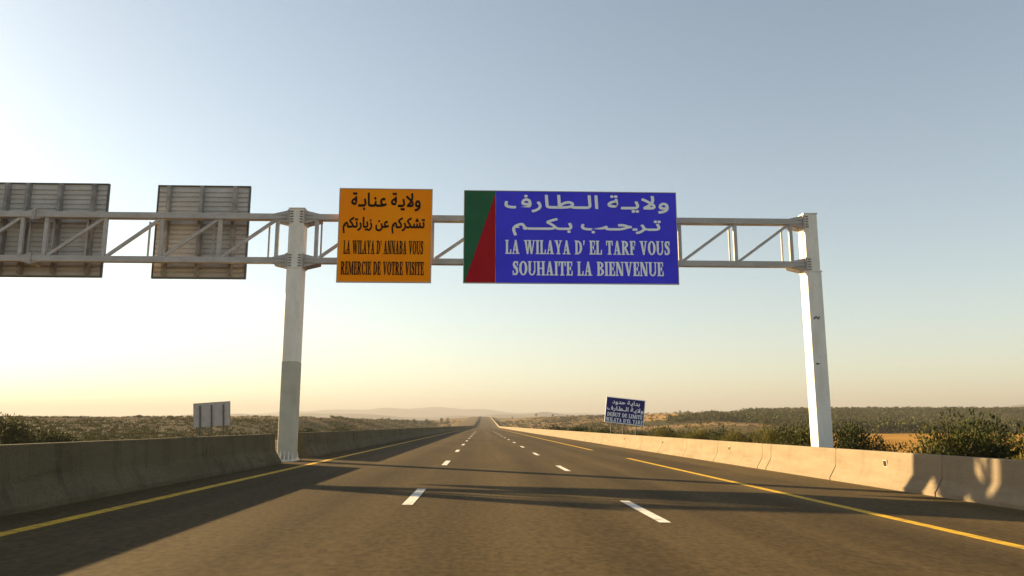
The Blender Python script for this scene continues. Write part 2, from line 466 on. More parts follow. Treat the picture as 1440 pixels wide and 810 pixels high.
tag(o_l2, 'shaded concrete median barrier running on beyond the gantry post to the horizon', 'barrier', 'concrete barriers along the carriageway')

# reflector plates on the barrier faces: copies of one plate
def reflector(toe, sgn, y, z, parent, m_plate, m_rim, proto=[None]):
    # face of the upper barrier slope
    x = toe + sgn * (.185 + .03 * (z - .40) / .40)
    if proto[0] is None:
        a = MB(); a.box(-.012, .004, -.095, .095, -.085, .085, bev=.003)
        c = MB(); c.box(-.018, -.011, -.065, .065, -.06, .06, bev=.002)
        proto[0] = (a.mesh('reflector', m_rim), c.mesh('plate', m_plate))
    o = bpy.data.objects.new('reflector', proto[0][0]); COL.objects.link(o)
    o.parent = parent; o.location = (x + road_x(y), y, surf_z(toe, y) + z); o.rotation_euler = (0, -sgn * R(4.3), 0 if sgn > 0 else math.pi)
    c = bpy.data.objects.new('plate', proto[0][1]); COL.objects.link(c); c.parent = o
for y in (18.4, 30.1, 41.2, 52.3, 61.5, 74, 86, 98): reflector(XR, 1, y, .55, o_r, M['dark_plate'], M['plate_rim'])
for y in (47.5, 59.6, 72): reflector(XL, -1, y, .60, o_l2, M['dark_plate'], M['plate_rim'])
# drain openings at the foot of the right barrier
def drain(y):
    b = MB(); b.box(XR - .006, XR + .02, y - .11, y + .11, surf_z(XR, y) - .02, surf_z(XR, y) + .07)
    b.build('drain_hole', M['steel_dark'], o_r)
for y in (47.2, 49.6, 45.4, 70.5): drain(y)

# ------------------------------------------------------------------ sign gantry
gantry = empty('sign_gantry', (-5.9, 24.45, 0), 'grey steel truss gantry standing across the motorway on box posts, carrying four panels', 'gantry')
TY, TB = 24.30, 24.70                        # front and back plane of the box truss
TM = (TY + TB) / 2
ZT, ZB = 7.70, 6.29                          # chord heights
POSTS = ((-5.88, .235, .235), (10.62, .235, .215), (-22.4, .235, .235))
for i, (px, hw, hu) in enumerate(POSTS):
    g0 = surf_z(px, TY) - .5 if px > 0 else surf_z(px, TM) if px > -10 else -.75
    b = MB()
    b.box(px - hw, px + hw, 24.2, 24.76, (3.12 if px < 0 else g0), 6.05, bev=.012)
    b.box(px - hu, px + hu, 24.215, 24.745, 6.075, 7.97, bev=.012)
    b.box(px - hw - .02, px + hw + .02, 24.185, 24.775, 6.045, 6.08)          # splice plate
    b.box(px - hu - .02, px + hu + .02, 24.195, 24.765, 7.965, 7.99)          # cap
    post = b.build('post', M['steel'], gantry)
    if px < 0:
        c = MB(); c.box(px - hw - .004, px + hw + .004, 24.196, 24.764, g0 + .04, 3.12, bev=.012)
        c.build('lower_post', M['post_coat'], gantry)
    c = MB(); c.box(px - hw - .10, px + hw + .05, 24.08, 24.88, g0 - .02, g0 + .04)
    for s in (-1, 1):
        for yy in (24.14, 24.82):
            c.prism([(0, 0), (.09, 0), (0, .22)], lambda u, w, d, s=s, yy=yy: (px + s * (hw + .002 + (u if s < 0 else u * .5)), yy - .06 + d, g0 + .04 + w), 0, .02)
    for xx in (-.12, 0, .12):
        c.prism([(0, 0), (.09, 0), (0, .24)], lambda u, w, d, xx=xx: (px + xx + d, 24.196 - u, g0 + .04 + w), -.01, .01)
    c.build('base_plate', M['steel'], gantry)
    if px > 0:
        for zz, w0, n in ((4.55, .30, 7), (3.1, .12, 3)):
            for k in range(n):
                a = px - .15 + rnd.random() * w0; q = rnd.uniform(.02, .05)
                zc = zz + rnd.uniform(-.03, .03)
                c = MB(); c.prism([(a, zc), (a + q * 1.6, zc - q * .6), (a + q * 2, zc + q * .5), (a + q * .7, zc + q)], lambda u, w, d: (u, 24.197 + d, w), 0, .004)
                c.build('peeled_paint', M['steel_dark'], gantry)
    # stiffener ribs on the face and flared sleeves to the chords
    for zc in (ZT, ZB):
        for s in ((-1,) if px > 0 else (-1, 1)):
            for k in range(5):
                zz = zc - .17 + k * .085
                bb = MB(); bb.box(px + s * (hu - .085) - .045, px + s * (hu - .085) + .045, 24.178, 24.214, zz - .010, zz + .010)
                bb.build('bolt', M['steel_dark'], gantry)
        for s in (-1, 1):
            if (px > 0 and s > 0) or (px < -20 and s < 0): continue
            x0 = px + s * (hu + .001)
            c = MB()
            c.box(min(x0, x0 + s * .025), max(x0, x0 + s * .025), TY - .14, TB + .10, zc - .23, zc + .23)
            c.box(min(x0 + s * .03, x0 + s * .05), max(x0 + s * .03, x0 + s * .05), TY - .13, TB + .09, zc - .21, zc + .21)
            x1 = x0 + s * .05
            for sg in (-1, 1):          # fins above/below and front/back
                for off in (-.06, .06, TB - TY - .04, TB - TY + .04):
                    c.prism([(x1, .0), (x1, sg * .205), (x1 + s * .44, sg * .098), (x1 + s * .44, 0)], lambda u, w, d, off=off: (u, TY + off + d, zc + w), -.008, .008)
            for ty, sg in ((TY, -1), (TB, 1)):     # horizontal fins on the outer faces, and the chord stub between them
                c.box(min(x1, x1 + s * .3), max(x1, x1 + s * .3), ty - (.085 if sg < 0 else .055), ty + (.085 if sg < 0 else .055), zc - (.09 if sg < 0 else .02), zc + .09)
                for off in (-.055, .055):
                    c.prism([(x1, sg * .056), (x1, sg * .125), (x1 + s * .40, sg * .093), (x1 + s * .40, sg * .056)], lambda u, w, d, ty=ty, off=off: (u, ty + w, zc + off + d), -.008, .008)
            c.build('gusset', M['chord_steel'], gantry)
def chord(x0, x1, zc):
    for ty in (TY, TB):
        b = MB()
        if ty == TY: b.box(x0, x1, ty - .09, ty + .09, zc - .095, zc + .095, bev=.012)
        else: b.box(x0, x1, ty - .06, ty + .06, zc - .025, zc + .095, bev=.01)
        b.build('chord', M['chord_steel'], gantry)
VERT_R = [-5.25, -3.44, -1.60, .26, 2.10, 2.75, 4.55, 6.33, 8.14, 9.96]
VERT_L = [-6.48, -8.27, -10.07, -11.81, -13.62, -14.35, -16.15, -17.9, -19.7, -21.5]
for x0, x1, vv, mid in ((-5.60, 10.36, VERT_R, 2.42), (-22.1, -6.16, VERT_L, -13.98)):
    for zc in (ZT, ZB):
        for xa, xb in ((x0, mid - .03), (mid + .03, x1)):
            chord(xa, xb, zc)
        c = MB()
        for s in (-1, 1):
            c.box(min(mid + s * .004, mid + s * .030), max(mid + s * .004, mid + s * .030), TY - .16, TB + .10, zc - .18, zc + .18)
            for off in (-.06, .06):
                for sg in (-1, 1):
                    c.prism([(mid + s * .03, 0), (mid + s * .03, sg * .165), (mid + s * .30, sg * .098), (mid + s * .30, 0)], lambda u, w, d, off=off: (u, TY + off + d, zc + w), -.008, .008)
        for k in range(4):
            for sg in (-1, 1): c.box(mid - .045, mid + .045, TY - .13 + k * .15, TY - .10 + k * .15, zc + sg * .145 - .014, zc + sg * .16 + .014)
        c.build('flange_joint', M['chord_steel'], gantry)
    for x in vv:
        b = MB(); b.box(x - .055, x + .055, TY - .05, TY + .05, ZB + .096, ZT - .096); b.build('truss_upright', M['chord_steel'], gantry)
    sv = sorted(vv)
    for a, c in zip(sv, sv[1:]):
        if c - a < 1: continue
        b = MB(); b.beam((a + .10, TY + .004, ZB + .10), (c - .08, TY + .004, ZT - .11), .09, .09); b.build('truss_diagonal', M['chord_steel'], gantry)
BACK = [-5.18, -3.44, -1.60, .26, 2.10, 2.75, 4.55, 6.33, 8.08, 9.82, -6.84, -8.6, -10.62, -12.58, -13.62, -14.35, -16.15, -17.9, -19.7, -21.5]
for x in BACK:                                # back plane uprights and the struts that tie the two planes
    b = MB(); b.box(x - .024, x + .024, TB - .024, TB + .024, ZB + .096, ZT - .096); b.build('truss_upright', M['chord_steel'], gantry)
    for zc in (ZB, ZT):
        b = MB(); b.box(x - .03, x + .03, TY + .091, TB - .061, zc + .02, zc + .07); b.build('truss_strut', M['chord_steel'], gantry)
for a, c in zip(sorted(BACK), sorted(BACK)[1:]):
    if c - a > 1 and not (a < -5.9 < c):
        for zc in (ZB, ZT):
            b = MB(); b.beam((a + .04, TY + .10, zc + .0), (c - .04, TB - .07, zc + .0), .04, .04, Vector((0, 0, 1))); b.build('truss_lacing', M['chord_steel'], gantry)

# ------------------------------------------------------------------ lettering
def ring_poly(cx, cy, ro, ri, a0, a1, n=10):
    """quads of an elliptic band; ro=(rx,ry) outer, ri inner"""
    q = []
    for i in range(n):
        t, u = [R(a0 + (a1 - a0) * k / n) for k in (i, i + 1)]
        q.append([(cx + ri[0] * math.cos(t), cy + ri[1] * math.sin(t)), (cx + ro[0] * math.cos(t), cy + ro[1] * math.sin(t)),
                  (cx + ro[0] * math.cos(u), cy + ro[1] * math.sin(u)), (cx + ri[0] * math.cos(u), cy + ri[1] * math.sin(u))])
    return q
def rc(x0, x1, y0, y1): return [(x0, y0), (x1, y0), (x1, y1), (x0, y1)]
SH = .07
def srf(x0, x1, y): return rc(x0, x1, y, y + SH) if y < .5 else rc(x0, x1, 1 - SH, 1)
def stroke(path):
    """path of (x, y, halfwidth) -> quads"""
    L = []
    for i, (x, y, h) in enumerate(path):
        a = path[max(i - 1, 0)]; b = path[min(i + 1, len(path) - 1)]
        dx, dy = b[0] - a[0], b[1] - a[1]; l = math.hypot(dx, dy) or 1
        L.append(((x - dy / l * h, y + dx / l * h), (x + dy / l * h, y - dx / l * h)))
    return [[L[i][0], L[i][1], L[i + 1][1], L[i + 1][0]] for i in range(len(L) - 1)]
def LET(c):
    if c == 'I': return .36, [rc(.08, .28, 0, 1), srf(0, .36, 0), srf(0, .36, 1)]
    if c == 'L': return .64, [rc(.08, .28, 0, 1), srf(0, .36, 1), rc(0, .64, 0, .08), [(.52, .08), (.64, .08), (.64, .34), (.59, .34)]]
    if c in 'EF':
        q = [rc(.08, .28, 0, 1), rc(0, .60, .92, 1), [(.50, .92), (.55, .68), (.60, .68), (.60, .92)], rc(.28, .46, .47, .55), rc(.42, .48, .36, .66)]
        if c == 'E': return .64, q + [rc(0, .64, 0, .08), [(.52, .08), (.64, .08), (.64, .34), (.59, .34)]]
        return .60, q + [srf(0, .40, 0)]
    if c == 'T': return .72, [rc(.26, .46, 0, 1), rc(0, .72, .92, 1), [(0, .92), (0, .66), (.05, .66), (.11, .92)], [(.72, .92), (.72, .66), (.67, .66), (.61, .92)], srf(.15, .57, 0)]
    if c == 'H': return .86, [rc(.08, .28, 0, 1), rc(.58, .78, 0, 1), rc(.28, .58, .46, .54)] + [srf(a, a + .36, y) for a in (0, .5) for y in (0, 1)]
    if c == 'N': return .84, [rc(.09, .17, 0, 1), rc(.67, .75, 0, 1), [(.08, 1), (.30, 1), (.75, 0), (.53, 0)], srf(0, .26, 0), srf(0, .25, 1), srf(.55, .84, 1)]
    if c == 'M': return 1.06, [rc(.09, .17, 0, 1), rc(.77, .97, 0, 1), [(.08, 1), (.30, 1), (.58, .05), (.46, .05)], [(.77, 1), (.84, 1), (.58, .05), (.50, .05)], srf(0, .26, 0), srf(0, .25, 1), srf(.69, 1.06, 0), srf(.8, 1.06, 1)]
    if c == 'A': return .84, [[(.10, 0), (.19, 0), (.46, 1), (.36, 1)], [(.52, 0), (.75, 0), (.50, 1), (.34, 1)], rc(.20, .60, .27, .35), srf(0, .29, 0), srf(.42, .84, 0)]
    if c == 'V': return .84, [[(.08, 1), (.31, 1), (.52, 0), (.37, 0)], [(.66, 1), (.75, 1), (.50, 0), (.40, 0)], srf(0, .40, 1), srf(.56, .84, 1)]
    if c == 'W': return 1.24, [[(.07, 1), (.28, 1), (.46, 0), (.32, 0)], [(.56, 1), (.64, 1), (.46, 0), (.38, 0)], [(.50, 1), (.72, 1), (.90, 0), (.76, 0)], [(1.07, 1), (1.16, 1), (.90, 0), (.82, 0)], srf(0, .36, 1), srf(.43, .79, 1), srf(.98, 1.24, 1)]
    if c == 'Y': return .82, [[(.06, 1), (.29, 1), (.50, .42), (.31, .42)], [(.65, 1), (.74, 1), (.50, .42), (.41, .42)], rc(.31, .51, 0, .43), srf(0, .37, 1), srf(.55, .82, 1), srf(.21, .61, 0)]
    if c == 'U': return .84, [rc(.08, .28, .30, 1), rc(.67, .75, .30, 1)] + ring_poly(.415, .31, (.335, .32), (.19, .23), 180, 360) + [srf(0, .37, 1), srf(.58, .84, 1)]
    if c == 'D': return .80, [rc(.08, .28, 0, 1), srf(0, .3, 0), srf(0, .3, 1)] + ring_poly(.28, .5, (.52, .5), (.29, .42), -90, 90, 12)
    if c == 'B': return .74, [rc(.08, .28, 0, 1), srf(0, .3, 0), srf(0, .3, 1)] + ring_poly(.28, .755, (.40, .245), (.20, .17), -90, 90) + ring_poly(.28, .275, (.46, .275), (.24, .195), -90, 90)
    if c == 'R': return .84, [rc(.08, .28, 0, 1), srf(0, .36, 0), srf(0, .3, 1)] + ring_poly(.28, .735, (.43, .265), (.21, .185), -90, 90) + [[(.30, .48), (.48, .52), (.80, 0), (.58, 0)], srf(.56, .84, 0)]
    if c == 'O': return .84, ring_poly(.42, .5, (.42, .51), (.20, .43), 0, 360, 20)
    if c == 'C': return .78, ring_poly(.42, .5, (.42, .51), (.20, .43), 48, 312, 16) + [rc(.68, .74, .62, .98), rc(.66, .72, .06, .26)]
    if c == 'S':
        return .62, stroke([(.55, .72, .035), (.50, .86, .05), (.40, .94, .05), (.28, .95, .055), (.17, .88, .085), (.14, .76, .10), (.19, .64, .11), (.32, .55, .12), (.45, .44, .115), (.49, .28, .10), (.45, .13, .085), (.32, .05, .055), (.20, .06, .05), (.10, .15, .045), (.05, .30, .035)]) + [rc(.52, .57, .68, 1), rc(.04, .09, 0, .33)]
    if c == "'": return .24, [[(.08, 1), (.22, 1), (.13, .66), (.08, .66)]]
    return .34, []
def latin(s, space=.09):
    x = 0; out = []
    for c in s:
        w, ps = LET(c)
        for k, p in enumerate(ps): out.append(([(x + a, b) for a, b in p], k))
        x += w + space
    return x - space, out

GLYPH = {'FEED':(265,['34,-136 24,-88 47,-84 69,-80 89,-74 108,-68 125,-60 141,-50 154,-38 165,-24 174,-8 181,11 185,33 186,57 186,70 185,81 183,93 180,104 176,114 172,123 167,131 161,138 155,143 148,148 141,150 133,151 124,150 116,147 108,141 101,133 96,124 91,114 88,104 85,93 85,82 85,74 87,67 90,61 94,55 100,50 107,47 115,44 126,43 138,42 149,42 161,44 172,46 183,48 193,51 202,55 205,14 194,8 183,3 171,-1 158,-3 145,-4 132,-5 118,-4 104,-3 92,0 81,4 71,8 63,14 55,21 49,28 44,37 41,47 39,58 38,71 39,86 41,101 45,116 50,131 57,145 65,158 74,169 85,180 97,188 109,195 123,198 138,200 153,198 167,194 179,188 190,179 200,168 209,155 216,140 222,125 226,108 230,90 232,72 232,54 230,19 222,-13 210,-41 193,-66 171,-87 144,-105 112,-119 76,-129']),
'FEFB':(345,['233,318 233,327 232,337 231,349 227,386 222,417 273,423 277,392 278,379 279,367 280,354 282,322 281,304 280,285 278,267 275,249 271,232 266,214 259,197 252,181 244,164 237,151 225,133 211,115 196,98 178,81 160,64 139,49 213,49 226,49 236,51 244,54 251,57 255,62 259,67 261,73 262,79 263,85 260,96 254,110 243,125 229,141 211,159 190,178 167,198 141,219 114,240 85,262 55,284 24,306 52,346 87,320 119,295 148,273 174,252 198,232 220,213 238,196 255,179 269,163 281,148 290,134 297,120 302,107 305,93 306,80 306,71 304,62 302,53 298,44 293,35 287,27 278,19 268,13 256,7 241,3 224,1 205,0 68,0 68,48 106,77 138,105 165,133 187,161 204,190 217,220 226,251 231,283']),
'FEF3':(177,['0,-3 6,46 28,46 46,47 60,48 72,51 82,56 88,62 93,71 96,82 97,97 96,107 95,119 92,132 88,146 84,160 79,175 74,191 69,206 63,221 111,239 116,226 121,211 125,196 130,179 134,163 137,148 140,132 141,119 142,106 141,87 138,71 134,56 127,43 119,31 108,22 96,14 81,8 64,3 45,0 24,-2','110,-115 102,-114 95,-111 89,-106 84,-100 81,-93 80,-86 81,-78 84,-71 89,-65 95,-60 102,-57 110,-56 117,-57 124,-60 130,-65 135,-71 138,-78 139,-86 138,-93 135,-100 130,-106 124,-111 117,-114','28,-115 21,-114 14,-111 7,-106 3,-100 0,-93 -1,-86 0,-78 3,-71 7,-65 14,-60 21,-57 28,-56 36,-57 43,-60 49,-65 54,-71 57,-78 57,-86 57,-93 54,-100 49,-106 43,-111 36,-114']),
'FE94':(288,['288,-3 268,-2 249,1 231,6 216,14 203,24 192,38 184,54 179,75 176,100 167,306 215,306 224,110 226,93 229,79 234,68 240,60 248,54 258,50 268,48 280,46 294,46 302,45 308,43 312,39 315,34 317,29 318,23 317,16 314,11 309,5 303,1 296,-2','199,62 176,56 154,53 133,52 112,53 93,56 75,61 58,68 45,78 33,89 25,101 19,116 18,132 19,148 23,164 31,179 40,193 52,206 66,218 81,229 98,239 117,247 137,254 158,259 180,263 188,213 169,211 151,209 135,205 121,200 108,194 97,187 87,180 79,172 73,164 68,156 66,148 65,140 66,132 69,125 74,119 81,113 89,109 98,106 109,103 119,101 131,100 143,100 154,101 165,102 176,103 185,105 194,108','186,374 178,375 171,378 165,383 160,389 157,396 156,403 157,411 160,418 165,424 171,429 178,432 186,433 194,432 200,429 207,424 211,418 214,411 215,403 214,396 211,389 207,383 200,378 194,375','105,374 97,375 90,378 84,383 79,389 76,396 75,403 76,411 79,418 84,424 90,429 97,432 105,433 112,432 119,429 125,424 130,418 133,411 134,403 133,396 130,389 125,383 119,378 112,375']),
'FE8D':(141,['55,0 43,423 91,423 103,0']),
'FEDF':(154,['0,-3 5,46 26,46 41,49 53,52 61,58 66,65 68,75 69,88 70,103 69,122 58,423 106,423 118,127 118,107 118,88 116,71 113,56 108,42 100,30 91,20 79,12 64,5 46,1 25,-2']),
'FEC4':(421,['421,-3 410,-3 397,-2 382,0 366,3 351,7 335,12 319,18 306,26 294,35 343,59 357,54 371,51 386,48 400,47 414,46 427,46 434,45 440,43 445,39 448,34 450,29 451,23 450,16 447,11 442,5 436,1 429,-2','0,-3 6,46 130,46 163,46 192,48 219,50 243,54 263,58 281,63 296,70 308,78 317,86 324,96 328,107 329,119 328,126 326,133 322,141 317,149 311,155 302,162 292,166 280,169 266,170 247,168 228,164 210,155 191,145 173,132 156,118 140,103 125,88 111,73 99,58 89,45 80,33 28,34 42,55 57,76 74,98 92,119 111,138 132,157 153,175 176,189 199,202 222,211 246,217 270,219 290,217 309,213 326,205 340,195 352,184 362,170 369,154 373,137 375,119 372,100 366,81 354,63 338,45 315,31 285,18 268,13 249,9 228,5 206,3 182,0 155,-1 127,-2 96,-3 62,-3','56,56 44,423 92,423 104,97']),
'FE8E':(172,['172,-3 143,-2 119,2 100,8 85,16 73,27 65,41 60,57 56,77 55,99 43,423 91,423 103,118 104,100 106,85 109,73 113,64 120,57 129,52 141,48 158,46 178,46 186,45 192,43 197,39 200,34 202,29 202,23 201,16 198,11 194,5 188,1 181,-2']),
'FEAD':(218,['2,-136 -15,-91 22,-78 53,-63 77,-46 97,-28 111,-10 122,9 129,28 133,46 134,63 134,74 132,85 130,95 127,106 123,118 118,130 111,145 103,161 93,179 136,201 150,176 161,151 169,128 174,106 177,86 178,68 177,43 173,21 166,0 157,-19 147,-37 134,-54 121,-68 106,-82 91,-94 75,-104 60,-113 44,-121 29,-127 15,-133']),
'FED1':(583,['231,-12 247,36 320,36 345,36 369,37 391,37 412,38 431,40 448,41 463,44 474,47 482,50 492,59 500,71 504,86 507,104 509,127 510,155 509,167 508,179 506,190 503,201 500,211 496,220 491,228 485,235 479,241 472,245 464,248 456,248 448,247 439,244 432,238 425,230 419,222 415,212 411,201 409,190 408,180 409,172 411,165 413,158 418,153 423,148 430,144 439,142 449,140 461,139 473,140 484,141 496,143 507,145 517,149 526,152 528,111 522,107 514,103 507,100 499,98 490,96 482,94 473,93 465,93 456,92 437,93 420,96 405,101 392,107 381,116 373,126 366,138 363,152 362,168 362,183 365,198 369,213 374,228 381,242 389,255 398,267 409,277 420,285 433,292 447,296 461,297 481,295 499,288 514,276 527,261 538,243 546,222 551,199 555,176 556,151 556,132 554,114 552,96 550,80 546,65 541,52 534,39 527,28 518,18 509,11 496,5 479,0 459,-3 436,-6 411,-9 384,-10 355,-11 325,-12 294,-12 263,-12','231,-12 197,-12 167,-9 138,-6 113,0 91,7 72,15 55,26 42,38 31,52 24,69 19,87 18,108 18,118 19,128 20,138 22,149 24,159 26,170 34,201 79,190 74,169 68,144 67,136 67,128 66,122 68,102 73,86 82,72 95,61 113,52 137,45 167,40 203,37 247,36 258,7','450,358 442,359 435,362 429,367 424,373 421,380 420,387 421,395 424,402 429,408 435,413 442,416 450,417 457,416 464,413 470,408 475,402 478,395 479,387 478,380 475,373 470,367 464,362 457,359']),
'FE97':(177,['0,-3 6,46 28,46 46,47 60,48 72,51 82,56 88,62 93,71 96,82 97,97 96,107 95,119 92,132 88,146 84,160 79,175 74,191 69,206 63,221 111,239 116,226 121,211 125,196 130,179 134,163 137,148 140,132 141,119 142,106 141,87 138,71 134,56 127,43 119,31 108,22 96,14 81,8 64,3 45,0 24,-2','129,301 121,301 114,304 108,309 103,315 101,322 100,330 101,337 103,344 108,350 114,355 121,358 129,359 137,358 144,355 150,350 154,344 157,337 158,330 157,322 154,315 150,309 144,304 137,301','48,301 40,301 33,304 27,309 22,315 19,322 18,330 19,337 22,344 27,350 33,355 40,358 48,359 56,358 62,355 68,350 73,344 76,337 77,330 76,322 73,315 68,309 62,304 56,301']),
'FEAE':(235,['2,-138 -15,-92 12,-83 36,-72 57,-60 75,-47 90,-34 103,-21 113,-7 121,7 127,22 131,36 133,50 134,63 133,83 128,103 121,122 112,142 103,161 93,179 136,201 144,187 150,174 156,160 162,147 167,134 172,122 176,111 179,100 183,90 189,74 196,63 204,55 214,50 226,47 241,46 248,45 254,43 259,39 262,34 264,29 264,23 263,16 261,11 256,5 250,1 243,-2 235,-3 218,-2 204,1 192,6 182,13 174,21 168,31 163,41 159,51 156,62 175,52 174,26 168,2 158,-20 145,-40 130,-59 113,-76 95,-91 76,-104 56,-116 37,-125 19,-132']),
'FEA3':(349,['0,-3 5,46 26,46 46,48 66,50 85,54 105,59 124,64 143,70 161,78 179,86 196,95 213,104 229,115 218,124 206,132 193,139 179,145 165,150 149,154 133,158 116,159 98,160 81,159 64,157 45,154 36,199 46,202 57,204 68,206 78,207 88,208 98,209 118,208 137,205 154,201 170,196 185,190 199,183 213,176 226,169 238,162 250,155 262,149 273,144 285,140 297,137 309,136 321,136 325,94 309,93 293,90 279,87 264,81 251,75 237,68 194,45 178,37 162,30 144,22 125,15 104,9 82,4 57,0 30,-2']),
'FE90':(648,['231,-12 247,36 271,37 297,38 323,41 350,44 377,50 403,57 430,65 455,76 480,88 503,103 524,120 543,139 580,117 577,109 575,102 573,96 571,81 572,75 574,70 578,64 584,59 592,55 603,51 616,48 633,46 654,46 661,45 667,43 672,39 675,34 677,29 678,23 677,16 674,11 669,5 663,1 656,-2 648,-3 624,-2 601,1 581,5 564,11 549,20 539,31 531,43 528,58 529,76 540,72 523,59 504,46 483,35 461,25 436,17 410,9 383,2 355,-3 325,-7 295,-10 263,-12','231,-12 197,-12 167,-9 138,-6 113,0 91,7 72,15 55,26 42,38 31,52 24,69 19,87 18,108 18,118 19,128 20,138 22,149 24,159 26,170 34,201 79,190 74,169 68,144 67,136 67,128 66,122 68,102 73,86 82,72 95,61 113,52 137,45 167,40 203,37 247,36 258,7','274,-125 267,-124 260,-121 253,-116 249,-110 246,-104 245,-96 246,-88 249,-82 253,-75 260,-70 267,-67 274,-66 282,-67 289,-70 295,-75 300,-82 303,-88 303,-96 303,-104 300,-110 295,-116 289,-121 282,-124']),
'FE91':(159,['0,-3 6,46 24,46 39,47 52,49 63,52 71,57 77,64 81,72 84,83 85,97 84,107 83,119 80,132 77,146 72,160 68,175 62,191 57,206 51,221 99,239 104,226 109,211 114,196 118,179 122,163 125,148 128,132 129,119 130,106 129,91 128,77 125,64 121,53 116,43 110,33 102,26 94,19 84,13 73,8 61,4 47,1 33,-1 17,-3','63,-113 56,-112 49,-109 42,-105 38,-99 35,-92 34,-84 35,-77 38,-70 42,-63 49,-58 56,-56 63,-55 71,-56 78,-58 84,-63 89,-70 92,-77 92,-84 92,-92 89,-99 84,-105 78,-109 71,-112']),
'FEDC':(301,['0,-3 6,46 52,46 82,46 106,48 124,51 138,55 149,60 156,65 160,71 162,77 163,84 162,93 158,104 152,115 145,127 135,138 125,150 114,162 102,174 90,186 78,198 66,209 55,219 44,228 35,237 27,245 21,251 18,256 18,277 22,293 24,297 26,301 29,304 38,313 49,321 62,330 76,340 92,349 110,359 128,369 148,379 168,389 230,419 250,375 193,347 174,338 156,329 138,320 121,310 104,301 88,292 73,283 59,273 46,264 49,284 67,269 83,255 100,241 115,227 130,213 145,198 159,183 172,168 184,152 196,135 208,116 219,97 227,83 237,71 248,63 259,57 270,52 281,49 291,47 300,46 307,46 315,45 321,43 325,39 328,34 330,29 331,23 330,16 327,11 322,5 316,1 309,-2 301,-3 290,-2 277,-1 263,2 249,7 235,13 221,22 208,34 197,49 187,67 205,60 198,50 191,41 184,32 176,25 166,18 155,13 142,8 128,4 111,1 93,-1 72,-3 49,-3']),
'FEE2':(333,['46,-233 38,-203 31,-173 24,-144 19,-116 14,-90 11,-66 8,-45 6,-28 6,-15 8,14 12,40 20,65 31,88 43,110 57,129 72,146 89,162 106,176 123,188 140,197 156,205 172,210 186,213 198,215 207,214 216,212 224,208 232,202 239,194 246,183 253,168 261,149 269,127 276,106 283,89 290,76 297,65 304,57 312,52 320,48 329,46 339,46 347,45 353,43 357,39 360,34 362,29 363,23 362,16 359,11 354,5 348,1 341,-2 333,-3 318,-2 305,1 294,5 283,12 274,19 266,28 279,39 274,28 268,19 261,11 254,4 245,-1 237,-5 228,-8 218,-10 209,-11 197,-10 185,-8 173,-4 161,0 149,6 137,14 125,23 114,33 103,44 93,56 84,70 76,84 82,83 72,67 65,50 60,33 57,16 55,0 55,-15 55,-27 56,-41 58,-57 61,-75 64,-93 67,-112 71,-131 75,-151 80,-170 92,-222','213,38 220,38 226,40 231,42 235,45 238,49 240,55 241,61 240,67 238,75 225,113 221,123 217,132 214,140 210,147 206,152 202,156 198,159 194,161 185,161 173,159 167,157 160,154 153,150 145,146 138,141 130,135 123,129 116,122 109,114 110,119 119,102 130,87 141,74 154,62 167,53 179,47 192,42 203,39']),
'FECB':(298,['0,-3 6,46 29,46 48,46 64,46 94,48 107,49 99,53 91,60 82,67 73,77 64,87 57,100 51,114 47,130 46,147 48,169 53,188 62,206 74,222 88,235 105,246 124,254 146,259 168,260 178,260 187,259 197,258 208,256 217,254 227,251 217,205 209,207 201,209 192,210 184,211 176,211 168,212 155,211 142,208 130,204 120,198 111,190 104,181 99,171 96,160 95,147 96,137 98,128 101,119 106,111 112,103 119,96 126,90 134,84 142,79 151,75 160,72 168,69 176,67 184,66 191,66 204,71 217,75 236,82 264,95 280,52 254,41 227,32 199,23 171,15 141,9 110,4 76,0 40,-2']),
'FEE8':(203,['0,-3 6,46 21,46 34,48 45,50 54,54 61,60 67,67 71,77 76,89 79,104 83,122 88,143 92,168 139,159 133,135 128,109 127,101 126,94 126,87 127,79 129,72 132,66 137,60 144,55 155,51 169,48 187,46 209,46 217,45 223,43 227,39 230,34 232,29 233,23 232,16 229,11 225,5 219,1 211,-2 203,-3 179,-2 159,0 143,4 130,9 119,16 111,25 105,35 100,46 97,59 115,57 109,46 102,35 95,27 87,19 79,13 71,8 61,4 51,1 40,-1 28,-2 15,-3','92,229 85,230 78,233 71,237 67,243 64,250 63,258 64,265 67,272 71,279 78,284 85,287 92,287 100,287 107,284 113,279 118,272 121,265 122,258 121,250 118,243 113,237 107,233 100,230']),
